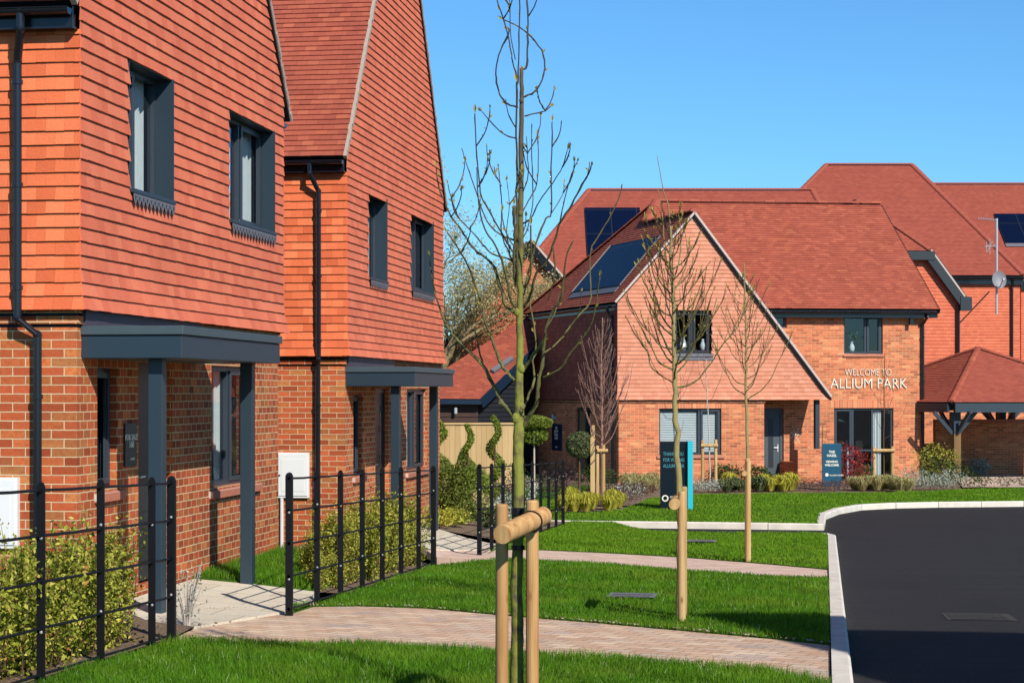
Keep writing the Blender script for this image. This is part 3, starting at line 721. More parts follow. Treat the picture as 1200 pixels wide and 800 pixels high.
    if small: a0,a1,c0,c1=small; w=window(root,fr,a0,a1,c0,c1,.075,(1,),(1,),(0,)); sill(w,fr,a0-.07,a1+.07,c0)
    # door
    a0,a1,c0,c1=door; mb=MB(); mb.box(fr,a0,a0+.07,.06,.14,c0,c1); mb.box(fr,a1-.07,a1,.06,.14,c0,c1); mb.box(fr,a0,a1,.061,.139,c1-.07,c1)
    mb.box(fr,a0+.07,a1-.07,.08,.13,c0+.02,c1-.07)
    for i in range(4): mb.box(fr,a0+.2,a1-.2,.072,.081,c0+.2+i*.46,c0+.56+i*.46)
    dr=mb.build('door',M['frame_dark'],root)
    mb=MB(); mb.box(fr,a1-.33,a1-.23,.066,.079,c0+1.0,c1-.25); mb.build('pane',M['glass'],dr)
    mb=MB(); mb.tube([fr.p(a0+.14,.03,c0+.99),fr.p(a0+.26,.03,c0+.99)],.011,8); mb.tube([fr.p(a0+.14,.03,c0+.99),fr.p(a0+.14,.08,c0+.99)],.011,8); mb.build('handle',M['galvanised'],dr)
    # canopy
    u0,u1,out=canopy
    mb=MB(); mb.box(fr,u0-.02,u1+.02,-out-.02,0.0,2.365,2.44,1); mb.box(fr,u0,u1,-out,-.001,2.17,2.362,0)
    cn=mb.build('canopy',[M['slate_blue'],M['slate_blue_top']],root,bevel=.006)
    mb=MB(); mb.box(fr,u0-.02,u1+.05,-.05,.0,2.441,TC-.012); mb.build('flashing',M['lead'],cn)
    for y_,xx in posts_y:
        f2=Frame((xx,y_,FZ),(0,1,0),(-1,0,0)); mb=MB(); mb.box(f2,-.06,.06,-.06,.06,gz(xx,y_)-FZ-.02,2.169); mb.build('post',M['slate_blue'],cn,bevel=.004)
    return fr,sd
H1=thing('house','nearest red brick and tile hung house on the left, cut by the photo edge','house',(-5.83,18,0))
fr1=Frame((-5.83,14.91,0),(0,1,0),(-1,0,0)); sd1=Frame((-5.83,14.91,0),(-1,0,0),(0,1,0))
def R(fr,*q): a0,a1,c0,c1=fr.rect(*q); return (min(a0,a1),max(a0,a1),c0,c1)
w1=R(fr1,145.5,195,69,221.5); w2=R(fr1,263,315,128,257); c0_=(w1[2]+w2[2])/2; c1_=(w1[3]+w2[3])/2
w1=(w1[0],w1[1],c0_,c1_); w2=(w2[0],w2[1],c0_,c1_)
gable_house(H1,-5.83,14.91,6.25,0,5.39,[w1,w2],(3.70,5.35,.90,2.16),(1.50,2.45,.12,2.16),(.10,3.16,.87),[(15.22,-5.24),(17.9,-5.24)],small=(.47,.97,1.05,2.10))
H2=thing('house','red brick and tile hung house behind the nearest one, with the second canopy','house',(-6.1,29,-.2))
fr2=Frame((-6.1,25.6,-.2),(0,1,0),(-1,0,0)); sd2=Frame((-6.1,25.6,-.2),(-1,0,0),(0,1,0))
v1=R(fr2,428,448.5,224,325); v2=R(fr2,478,503.5,245,338)
EC2=5.45+.2
v1=(v1[0],v1[1],v1[2],v1[3]); v2=(v2[0],v2[1],v1[2],v1[3])
gable_house(H2,-6.1,25.6,7.3,-.2,EC2,[v1,v2],(4.35,6.1,.80,2.14),(2.0,2.95,.0,2.14),(.06,3.1,.99),[(25.85,-5.42),(28.5,-5.38)],TC=2.62,small=(.55,1.15,.9,2.05))
# rainwater pipes
def pipe_on(par, sdf, pxs, eav_px, FZ, top_c, off_c, brk):
    """pxs: image columns (upper, lower) on the side wall"""
    aU=sdf.hit(pxs[0],300)[0]; aL=sdf.hit(pxs[1],300)[0]; b=-.085-.05; bg=-.25
    pts=[sdf.p(eav_px,bg,top_c+.02),sdf.p(eav_px,bg,top_c-.12),sdf.p(aU,b,top_c-.36),sdf.p(aU,b,off_c[0]),sdf.p(aL,b+.06,off_c[1]),sdf.p(aL,b+.06,-.1)]
    bl=[sdf.p(aU,b,c) for c in brk if c>off_c[0]]+[sdf.p(aL,b+.06,c) for c in brk if c<off_c[1]]
    return downpipe(par,pts,.036,bl)
a_e=sd1.hit(38,40)[0]
pipe_on(H1,sd1,(28,48),a_e,0,4.98,(2.50,2.36),(4.45,3.6,2.75,1.85,1.1,.4))
a_e=sd2.hit(368,205)[0]
pipe_on(H2,sd2,(376,374),a_e,-.2,5.24,(2.55,2.45),(4.6,3.7,2.8,1.9,.9))
# meter cupboards
def meter(par, f, q, pipe=False):
    a0,a1,c0,c1=q; mb=MB(); mb.box(f,a0,a1,-.055,.0,c0,c1); mb.box(f,a0+.02,a1-.02,-.066,-.055,c0+.03,c1-.02); mb.box(f,a0+.06,a1-.06,-.07,-.066,c0+.09,c1-.09)
    o=mb.build('meter_box',M['white_plastic'],par,bevel=.006)
    mb=MB(); mb.tube([f.p(a1-.04,-.072,(c0+c1)/2),f.p(a1-.04,-.08,(c0+c1)/2)],.012,8); mb.build('lock',M['black_plastic'],o)
    if pipe: mb=MB(); mb.tube([f.p(a1-.06,-.03,c0),f.p(a1-.06,-.03,-.1)],.025,10); mb.build('pipe',M['pipe_white'],o)
q=R(sd1,23.5,0,559,642); meter(H1,sd1,(q[0],q[0]+.42,q[2],q[3]))
q=R(sd2,363,326,530,583); meter(H2,sd2,(q[0],q[1]-.0,q[2],q[3]),True)
# sign on the wall of the first house
q=R(fr1,144.5,158,496,547)
sg=thing('wall_sign','small dark for sale plaque numbered 168 on the shaded brick under the nearest canopy','sign',fr1.p((q[0]+q[1])/2,-.01,q[2]))
mb=MB(); mb.box(fr1,q[0],q[1],-.02,-.002,q[2],q[3]); mb.build('panel',M['sign_black'],sg,bevel=.002)
ma=(q[0]+q[1])/2; ww=q[1]-q[0]
text(sg,'FOR SALE',fr1,ma,q[3]-.15,.075,'letter_white',-.022,.001,bold=.001); text(sg,'168',fr1,ma,q[2]+.17,.085,'letter_white',-.022,.001,bold=.001)
text(sg,'HOMES',fr1,ma+.03,q[2]+.055,.035,'letter_white',-.022,.001)
# estate style railings
def railing(label, X, ys, zoff=0.0, h=1.2):
    root=thing('estate_railing',label,'railing',(X,ys[0],gz(X,ys[0])))
    def gg(y): return gz(X+.15,y)+zoff
    for i,y in enumerate(ys):
        end=i in (0,len(ys)-1); z=gg(y); mb=MB(); w=.026 if not end else .03
        f=Frame((X,y,z),(0,1,0),(-1,0,0)); t=.006 if not end else .02
        prof=[(-w,-.15),(w,-.15),(w,h-.02),(w*.6,h+.004),(0,h+.012),(-w*.6,h+.004),(-w,h-.02)]
        # flat bar standing across the line of the rail
        fa=[Vector((X+a,y-t,z+c)) for a,c in prof]; fb=[Vector((X+a,y+t,z+c)) for a,c in prof]
        mb.face(fa[::-1]); mb.face(fb)
        for k in range(len(prof)): j=(k+1)%len(prof); mb.face([fa[k],fa[j],fb[j],fb[k]])
        for c in (.30,.87) : mb.sphere((X+.004,y-t-.002,z+c+ (.04 if i%2 else 0)),.011,n=5,m=1)
        mb.build('post',[M['black_metal'],M['bolt']],root)
    for c in (.045,.325,.605,.885,1.16):
        mb=MB(); pts=[]; 
        for i in range(len(ys)):
            pts.append(Vector((X,ys[i],gg(ys[i])+c)))
            if i<len(ys)-1: pts.append(Vector((X+random.uniform(-.003,.003),(ys[i]+ys[i+1])/2,(gg(ys[i])+gg(ys[i+1]))/2+c-.004)))
        mb.tube(pts,.0095,8); 
        for y in ys: mb.tube([Vector((X,y-.02,gg(y)+c)),Vector((X,y+.02,gg(y)+c))],.014,8)
        mb.build('rail',M['black_metal'],root)
    return root
ysA=[on_x(p,-4.47) for p in (48,118,178)]+[on_x(201,-4.47)]
ysA=[ysA[0]-.93*k for k in (4,3,2,1)]+ysA
railing('black estate railing in the left foreground before the yellow-green hedge',-4.47,ysA)
railing('black estate railing with eight posts between the two entrance paths',-4.2,[on_x(p,-4.2) for p in (339,371.5,399,424.5,448,470,490.5,508)])
ysC=[24.8+k*1.06 for k in range(10)]
railing('distant black estate railing behind the mossy tree, beside the topiary garden',-4.06,ysC)
# ------------------------------------------------------------------ house across the road end
RV=Vector((CA,SA,0)); FV=Vector((-SA,CA,0))
def dirv(deg): r=math.radians(deg); return RV*math.cos(r)+FV*math.sin(r)      # 0 = to the right, 90 = away
uS=dirv(6); vS=dirv(108)
OS=xy(725,52.4,-.72)
fS=Frame(OS,uS,vS); fM=Frame(OS+vS*1.2,uS,vS); fL=Frame(OS,vS,uS)
S=thing('house','house facing us with white lettering on its brick front and pale gable','house',tuple(fS.p(4,3,0)))
c_t=fS.hit(725,467)[1]; 
AW=fS.hit(895.5,500)[0]                        # right end of the brick wing
AR=fM.hit(1083,450)[0]                         # right end of the main wall
apA,apC=fS.hit(812,249); ltC=fS.hit(722,353)[1]; rtA,rtC=fS.hit(971,463)
kL=(apC-ltC)/(apA+.12); kR=(apC-rtC)/(rtA-apA)
cL=lambda a: ltC+kL*(a+.12)
cR=lambda a: apC-kR*(a-apA)
bE=.9; cE=fS.hit(1000,361,bE)[1]; 
bR=4.3; cRidge=fS.hit(900,238,bR)[1]; kM=(cRidge-cE)/(bR-bE)
cM=lambda b: cE+kM*(b-bE)
b1=bE+(apC-cE)/kM; aRid=-.12+(cRidge-ltC)/kL; aVal=apA+(apC-cE)/kR; DEP=7.9
ARe=AR+.28
kB=(cRidge-ltC)/(DEP-bR)
# front holes
upW=R(fS,790,833,365,414); loW=R(fS,772.5,845.5,478.5,533)
mb=MB(); wall(mb,fS,0,AW,-.5,c_t-.13,[loW],.1)
wall(mb,Frame(fS.p(AW,0,0),vS,-uS),0,1.2,-.5,c_t,())
DOOR=R(fM,890,918.5,478,562); upM=R(fM,989,1034.5,370,414.5); loM=R(fM,977.5,1047,478,566); smM=R(fM,905,922,366,384)
smM=(smM[0]-.3,smM[1],smM[2],smM[3])
wall(mb,fM,AW-.6,AR,-.5,cE+.1,[DOOR,upM,loM,smM],.1)
sdo=R(fL,690,656,478,556); 
doorL=(2.15,3.5,0.0,2.15)
wall(mb,fL,0,DEP,-.5,c_t-.13,[doorL],.1)
fRt=Frame(OS+uS*AR,vS,-uS); mb2P=[fRt.p(1.2,0,-.5),fRt.p(DEP,0,-.5),fRt.p(DEP,0,ltC),fRt.p(bR,0,cRidge-.05),fRt.p(1.2,0,cE)]
mb.face(mb2P,[(1.2,-.5),(DEP,-.5),(DEP,5),(bR,8),(1.2,5)])
bk=Frame(OS+vS*DEP,uS,-vS); wall(mb,bk,0,AR,-.5,ltC-.1,())
mb.build('brick_wall',M['brick_orange'],S)
mb=MB()
for f,L in ((fS,AW),(fL,DEP)):
    e=.0 if f is fS else .0006
    mb.box(f,-.028,L+.02,-.028+e,.02,c_t-.115+e,c_t-.07-e); mb.box(f,-.028,L+.02,-.022+e,.02,c_t-.05+e,c_t-.02-e); mb.box(f,-.003,L,-.004+e,.05,c_t-.14+e,c_t-.012-e,1)  # last box is black: shadow gaps painted in behind the courses
mb.build('corbel_course',[M['brick_orange'],M['fascia_shade_black']],S)
# cladding
mb=MB(); wall(mb,fS,0,AW,c_t-.02,ltC,[upW],.02,-.032,1)
mb.face([fS.p(a,-.031,c) for a,c in ((0,ltC+.1),(apA,apC-.05),(apA+(apC-ltC)/kR,ltC+.1))],m=1)
mb.face([fS.p(a,-.031,c) for a,c in ((AW,c_t-.02),(rtA-.05,c_t-.02),(rtA-.1,rtC),(AW,cR(AW)-.05))],m=1)
tiles(mb,fS.p(0,-.045,0),uS,ZUP,-vS if False else uS.cross(ZUP)*(-1 if uS.cross(ZUP).dot(vS)>0 else 1),[(-.05,c_t-.03),(rtA,c_t-.03),(rtA,rtC),(apA,apC),(-.05,ltC+.05)],[upW],bell=(.05,.025,.01))
mb.build('tile_cladding',[M['wall_tile_pale'],M['room']],S)
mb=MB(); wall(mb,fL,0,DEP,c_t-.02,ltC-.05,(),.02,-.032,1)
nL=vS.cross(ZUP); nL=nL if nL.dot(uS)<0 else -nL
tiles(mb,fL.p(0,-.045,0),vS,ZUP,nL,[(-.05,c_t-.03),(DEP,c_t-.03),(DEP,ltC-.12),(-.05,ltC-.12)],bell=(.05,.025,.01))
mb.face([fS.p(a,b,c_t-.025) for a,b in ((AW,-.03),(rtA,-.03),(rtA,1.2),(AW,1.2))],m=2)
mb.build('tile_cladding',[M['roof_tile'],M['room'],M['fascia_shade_black']],S)
# roof
P=lambda a,b,c: fS.p(a,b,c)
left=[P(-.14,-.1,cL(-.14)),P(apA,-.1,apC),P(apA,b1,apC),P(aRid,bR,cRidge),P(-.14,DEP+.1,cL(-.14))]
front=[P(apA,b1,apC),P(aRid,bR,cRidge),P(ARe,bR,cRidge),P(ARe,bE-.02,cM(bE-.02)),P(aVal,bE-.02,cM(bE-.02))]
right=[P(apA,-.1,apC),P(apA,b1,apC),P(aVal,bE,cE),P(aVal+.3,1.2,cR(aVal+.3)),P(rtA+.02,1.2,cR(rtA+.02)),P(rtA+.02,-.1,cR(rtA+.02))]
backp=[P(aRid,bR,cRidge),P(ARe,bR,cRidge),P(ARe,DEP+.1,ltC),P(-.14,DEP+.1,ltC)]
mb=MB()
for q in (left,front,right,backp): slab(mb,q,.07,1)
roof_face(mb,left,vS); roof_face(mb,front,uS); roof_face(mb,right,vS,far=True); roof_face(mb,backp,uS,far=True)
rf=mb.build('roof',[M['roof_tile'],M['fascia_shade_black']],S)
mb=MB(); up=ZUP*.035
ridge_caps(mb,left[1]+up,left[2]+up,.11); ridge_caps(mb,left[2]+up,left[3]+up,.16); ridge_caps(mb,left[3]+up,front[2]+up,.11); ridge_caps(mb,left[3]+up,left[4]+up,.11)
mb.build('ridge',M['roof_tile'],rf)
mb=MB()
for A,B in ((left[0],left[1]),(right[5],right[0])):
    k=int((B-A).length/.12); o=ZUP*(-.005)-vS*.02
    for i in range(k): mb.beam(A.lerp(B,i/k)+o,A.lerp(B,(i+1)/k)+o,.06,.06)
mb.build('verge',M['mortar'],rf)
mb=MB()
o=-ZUP*.10; mb.beam(right[5]+o,right[0]+o,.10,.055); mb.build('bargeboard',M['fascia_shade_black'],rf); mb=MB(); mb.beam(front[3]-ZUP*.06,front[2]-ZUP*.06,.05,.10)
mb.build('bargeboard',M['fascia_shade_black'],rf)
# solar panels on the left slope
Nn=(left[1]-left[0]).cross(left[4]-left[0]).normalized(); Nn=Nn if Nn.z>0 else -Nn
def onpl(px,py,off=.06):
    r=ray(px,py); o=Vector((0,0,H)); return o+r*((left[0]+Nn*off-o).dot(Nn)/r.dot(Nn))
q=[onpl(*c) for c in ((673,341),(727,334),(770,277.5),(715,287.5))]
# square it up inside the slope
Sd=vS; Tt=Nn.cross(Sd).normalized(); Tt=Tt if Tt.z>0 else -Tt
ss=[(p-left[0]).dot(Sd) for p in q]; tt=[(p-left[0]).dot(Tt) for p in q]
s0,s1=(ss[1]+ss[2])/2,(ss[0]+ss[3])/2; t0,t1=(tt[0]+tt[1])/2,(tt[2]+tt[3])/2
def spt(s,t,o): return left[0]+Sd*s+Tt*t+Nn*o
mb=MB(); mb.face([spt(s0,t0,.065),spt(s1,t0,.065),spt(s1,t1,.065),spt(s0,t1,.065)],[(0,0),(s1-s0,0),(s1-s0,t1-t0),(0,t1-t0)])
sp=mb.build('solar_panel',M['solar'],S)
mb=MB()
mb.beam(spt(s1+.05,t0,.05),spt(s1+.05,t1,.05),.06,.05,up=Nn); mb.beam(spt(s0-.03,t0,.05),spt(s0-.03,t1,.05),.03,.03,up=Nn,m=1); mb.beam(spt(s0,t0-.12,.03),spt(s1,t0-.12,.03),.24,.02,up=Nn,m=1)
mb.build('frame',[M['verge_grey'],M['lead_light']],sp)
# eaves and pipes
gutter(S,tuple(P(aVal-.2,bE+.03,cE-.10)),tuple(P(ARe-.02,bE+.03,cE-.10)),-vS,box=.3,boxh=.17)
gutter(S,tuple(P(-.10,-.05,cL(-.14)-.09)),tuple(P(-.10,DEP,cL(-.14)-.09)),-uS,box=.1,boxh=.14)
aP=fM.hit(1080,450)[0]; b=-.07
downpipe(S,[fM.p(aP,-.36,cE-.14),fM.p(aP,-.33,cE-.24),fM.p(aP,b,cE-.45),fM.p(aP,b,-.2)],.045,[fM.p(aP,b,c) for c in (4.2,2.9,1.6,.5)])
downpipe(S,[fL.p(.25,-.28,cL(-.14)-.12),fL.p(.25,-.12,cL(-.14)-.4),fL.p(.25,-.12,c_t+.1),fL.p(.25,-.08,c_t-.2),fL.p(.25,-.08,-.2)],.045,[fL.p(.25,-.1,c) for c in (4.4,3.3,1.4)])
# windows and doors
def vase(par,f,a,c,b=.2,s=1.0,plant=True):
    mb=MB(); prof=[(.0,.05),(.05,.075),(.14,.085),(.22,.05),(.27,.035),(.30,.045)]
    mb.tube([f.p(a,b,c+z*s) for z,_ in prof],[r*s for _,r in prof],10); v=mb.build('vase',M['white_cloth'],par,smooth=True)
    if plant:
        mb=MB()
        for i in range(46):
            d=Vector((random.gauss(0,1),random.gauss(0,.6),abs(random.gauss(0,1)))).normalized()*random.uniform(.1,.36)*s; p=f.p(a,b,c+.34*s)+d
            t=Vector((random.gauss(0,1),random.gauss(0,1),random.gauss(0,1))).normalized()*.05; q=t.orthogonal().normalized()*.02
            mb.face([p-t,p+q,p+t,p-q])
        mb.build('plant',M['dark_leaf'],v)
w=window(S,fS,*upW,b=.06,cols=(1,1),sash=(0,1),roomd=.9,mat='frame_dark'); vase(w,fS,upW[0]+.33,upW[2]+.08,.2,1.3,False); vase(w,fS,upW[0]+.9,upW[2]+.08,.2,1.1)
mb=MB(); mb.box(fS,upW[0]-.03,upW[1]+.03,-.11,.0,upW[2]-.09,upW[2]-.003); mb.box(fS,upW[0]-.03,upW[1]+.03,-.084,-.02,upW[2]-.19,upW[2]-.09); mb.build('sill',M['lead_light'],w)
w=window(S,fS,*loW,b=.07,cols=(1.9,1),sash=(1,),blind=True,roomd=.9); sill(w,fS,loW[0]-.08,loW[1]+.08,loW[2],th=.06)
w=window(S,fM,*upM,b=.06,cols=(1.35,1),sash=(1,),roomd=.9); sill(w,fM,upM[0]-.04,upM[1]+.04,upM[2],th=.05); vase(w,fM,upM[0]+.33,upM[2]+.06,.2,1.0)
w=window(S,fM,*smM,b=.06,cols=(1,1),roomd=.7)
w=window(S,fM,*loM,b=.06,cols=(1.05,1.05,1.1),rows=(1.35,1.75),curtain=[(.70,.84)],roomd=1.2)
mb=MB()
for (s0_,s1_,z1_) in ((.05,.13,.95),(.30,.37,1.0)):                              # chair backs seen inside
    W_=loM[1]-loM[0]; mb.box(fM,loM[0]+W_*s0_,loM[0]+W_*s1_,.35,.39,loM[2]+.05,loM[2]+z1_)
mb.build('chair_back',M['white_cloth'],w)
def soldier(par,f,a0,a1,c,h=.215,mat='brick_orange'):
    mb=MB(); n=int((a1-a0)/.075)
    for i in range(n):
        x0=a0+(a1-a0)*i/n; x1=a0+(a1-a0)*(i+1)/n
        u=random.random()*5; v=int(random.random()*60)*.075; r=random.random()
        mb.face([f.p(x,-.004,z) for x,z in ((x0,c),(x1,c),(x1,c+h),(x0,c+h))],[(v+i*0,.0),(v+.0,.075),(v+.215,.075),(v+.215,0)][::1] if False else [(u,v),(u,v+.075),(u+.225,v+.075),(u+.225,v)],0,r)
    return mb.build('lintel',M['soldier'],par)
# soldier-course brick: one brick per face
t=NT('soldier'); uvv,u,v=t.uv(); fv=t.math('FRACT',t.math('DIVIDE',v,.075)); e=t.math('LESS_THAN',t.math('MINIMUM',fv,t.math('SUBTRACT',1.0,fv)),.08)
t.pbr(t.mix(e,t.ramp(t.attr(),BR2),(.60,.42,.25)),.9); M['soldier']=t.mat
soldier(S,fS,loW[0]-.1,loW[1]+.1,loW[3]+.003,.20); soldier(S,fM,loM[0]-.1,loM[1]+.1,loM[3]+.003)
def front_door(f,q,mat='slate_door',pane=True):
    a0,a1,c0,c1=q; mb=MB(); mb.box(f,a0,a0+.08,.06,.14,c0,c1-.09); mb.box(f,a1-.08,a1,.06,.14,c0,c1-.09); mb.box(f,a0,a1,.06,.14,c1-.09,c1); mb.box(f,a0+.08,a1-.08,.085,.13,c0,c1-.09)
    d=mb.build('door',M['slate_blue_top'],S)
    mb=MB(); W_=a1-a0; mb.box(f,a0+W_*.42,a0+W_*.62,.075,.086,c0+.45,c1-.3); mb.build('pane',M['frame_dark'],d)
    mb=MB(); mb.tube([f.p(a1-.14,.05,c0+1.02),f.p(a1-.27,.05,c0+1.02)],.014,8); mb.box(f,a1-.17,a1-.13,.06,.085,c0+.9,c0+1.12); mb.build('handle',M['galvanised'],d)
    return d
front_door(fM,(DOOR[0],DOOR[1],-.02,DOOR[3]))
# porch post, pier and low wall
ap=fS.hit(957,500,.12)[0]
mb=MB(); f=Frame(fS.p(ap,.12,0),uS,vS); mb.box(f,-.06,.06,-.06,.06,1.0,c_t-.03); mb.build('porch_post',M['slate_blue'],S)
mb=MB(); q=fS.hit(935,530)[0]; mb.box(fS,q,q+.62,.0,.24,-.4,.98); mb.box(fS,q+.62,q+1.1,.55,.77,-.4,.62); mb.box(fS,q+.02,q+.24,.24,1.2,-.4,.62)
mb.build('porch_wall',M['brick_orange'],S)
# lettering on the brick front
def fit(body,f,x0,x1,ybase,h,mat,par,b=-.03,ext=.012,bold=0.0):
    a0,c=f.hit(x0,ybase); a1,_=f.hit(x1,ybase); o=text(par,body,f,(a0+a1)/2,c,h*1.42,mat,b,ext,bold=bold)
    off=ORI[o.name]; us=[(v.co+off-f.o).dot(f.u) for v in o.data.vertices]; k=(a1-a0)/(max(us)-min(us)); mid=(a0+a1)/2
    for v in o.data.vertices: v.co += f.u*((((v.co+off-f.o).dot(f.u))-mid)*(k-1))
    return o
fit('WELCOME TO',fM,990,1044,440,.20,'letter_white',S,bold=-.005,ext=.006); fit('ALLIUM PARK',fM,972.5,1062.5,454.8,.30,'letter_white',S,bold=-.005,ext=.008)
# floodlight under the eaves, house number by the door
a,c=fM.hit(1064,377); mb=MB(); f=Frame(fM.p(a,-.18,c),uS,vS); mb.box(f,-.05,.05,-.04,.04,-.09,.09); mb.beam(f.p(0,.0,.05),f.p(0,.18,.16),.03,.03); mb.build('floodlight',M['black_plastic'],S)
a,c=fM.hit(930,510); mb=MB()
for i in range(16):
    t=i*.9; r=.03+.012*i; p=fM.p(a+r*math.cos(t)*.8,-.02,c+r*math.sin(t)); mb.tube([p,p+uS*.05+ZUP*.03],.012,6)
mb.build('wall_ornament',M['letter_white'],S)
# glazed side entrance (in shade)
a0,a1,c0,c1=doorL; mb=MB()
for x0,x1 in ((a0,a0+.09),(a0+.62,a0+.70),(a1-.09,a1)): mb.box(fL,x0,x1,.05,.13,c0,c1)
mb.box(fL,a0,a1,.051,.129,c1-.09,c1); mb.box(fL,a0+.70,a1-.09,.08,.12,c0,c1-.09,1); d=mb.build('side_door',[M['frame_dark'],M['post_brown']],S)
mb=MB(); mb.face([fL.p(x,.09,z) for x,z in ((a0+.09,c0),(a0+.62,c0),(a0+.62,c1-.09),(a0+.09,c1-.09))]); mb.build('pane',M['glass'],d)
mb=MB(); mb.face([fL.p(x,1.0,z) for x,z in ((a0-.3,c0),(a1+.3,c0),(a1+.3,c1),(a0-.3,c1))]); mb.build('room',M['post_brown'],d)
# wall lamp on the shaded wall
a,c=fL.hit(651,489); mb=MB(); f=Frame(fL.p(a,-.08,c),vS,uS); mb.tube([f.p(0,0,-.10),f.p(0,0,.10)],.045,10); mb.box(f,-.03,.03,.03,.08,-.05,.05); mb.build('wall_lamp',M['galvanised'],S)
# navy sign on the shaded side wall
q=R(fL,659,648,497,528); sg=thing('wall_sign','tall navy sign with white words on the shaded side wall beside the glazed entrance','sign',fL.p(q[0],-.02,q[2]))
mb=MB(); mb.box(fL,q[0],q[1],-.04,-.003,q[2],q[3]); mb.build('panel',M['sign_navy'],sg)
ma=(q[0]+q[1])/2; fLr=Frame(fL.p(ma,0,0),-vS,uS); hh=q[3]-q[2]
for i,s in enumerate(('THE','SHOW','HOME','OPEN')): text(sg,s,fLr,0,q[3]-hh*(.19+.13*i)*1.0,.11,'letter_white',-.044,.002,bold=.003)
text(sg,'HOMES',fLr,0,q[2]+hh*.10,.07,'letter_white',-.044,.002)
# ------------------------------------------------------------------ buildings behind
def poly_from_px(f, pts, b=0): return [f.hit(x,y,b) for x,y in pts]
def barge(mb, A, B, w=.05, h=.26, m=0): mb.beam(A-ZUP*h*.5,B-ZUP*h*.5,w,h,m)
def tiled_wall(mb, f, poly, m=0, off=.04, g=.114):
    N=f.u.cross(ZUP); N=N if N.dot(f.n)<0 else -N
    courses(mb,f.p(0,-off,0),f.u,ZUP,N,poly,g=g,m=m)
# gabled house with black bargeboards
fC=Frame(xy(622,67,-.7),dirv(0),dirv(87))
Cb=thing('house','orange tile hung house with black bargeboards behind the mossy foreground tree','house',tuple(fC.p(-1,4,0)))
P_=poly_from_px(fC,[(515,470),(668,470),(668,336),(622,284.5),(533,392),(515,412)])
base=-.5; cw=[(P_[0][0],2.5),(P_[1][0],2.5),P_[2],P_[3],P_[4],P_[5]]
mb=MB(); wC=R(fC,612,642.5,333,350)
wall(mb,fC,P_[0][0],P_[1][0],base,2.5,()); D=9.0
for a,c in ((P_[1][0],P_[2][1]),(P_[0][0],P_[5][1])):
    q=[(a,0,base),(a,D,base),(a,D,c),(a,0,c)]; mb.face([fC.p(*x) for x in q],[(x[1],x[2]) for x in q])
mb.face([fC.p(a,D,c) for a,c in [(P_[0][0],base),(P_[1][0],base)]+[P_[2],P_[3],P_[5]]],[(a,c) for a,c in [(P_[0][0],base),(P_[1][0],base)]+[P_[2],P_[3],P_[5]]])
mb.build('brick_wall',M['brick_orange'],Cb)
mb=MB(); tiled_wall(mb,fC,cw); mb.face([fC.p(a,.0,c) for a,c in cw],m=1); mb.build('tile_cladding',[M['wall_tile_far'],M['room']],Cb)
A0=fC.p(P_[2][0]+.12,-.25,P_[2][1]-.1); AP=fC.p(P_[3][0],-.25,P_[3][1]+.1); B0=fC.p(P_[5][0],-.25,P_[5][1]+.02)
mb=MB(); V=fC.n*(D+.3)
for q in ((A0,AP,AP+V,A0+V),(B0,AP,AP+V,B0+V)): slab(mb,q,.07,1); roof_face(mb,[q[0],q[3],q[2],q[1]],V,far=True)
rf=mb.build('roof',[M['roof_far'],M['fascia_shade_black']],Cb)
mb=MB(); barge(mb,A0-fC.n*.03,AP-fC.n*.03,.05,.36); mb.build('bargeboard',M['fascia_shade_black'],rf); mb=MB(); barge(mb,B0-fC.n*.03,AP-fC.n*.03,.05,.36); mb.build('bargeboard',M['fascia_shade_black'],rf)
mb=MB(); mb.beam(A0-fC.n*.03+ZUP*.03,AP-fC.n*.03+ZUP*.03,.06,.07); mb.build('verge',M['mortar'],rf)
w=window(Cb,fC,*wC,b=-.06,cols=(1,1),mat='frame_dark',room=False); mb=MB(); mb.face([fC.p(a,-.055,c) for a,c in ((wC[0],wC[2]),(wC[1],wC[2]),(wC[1],wC[3]),(wC[0],wC[3]))]); mb.build('room',M['room'],w)
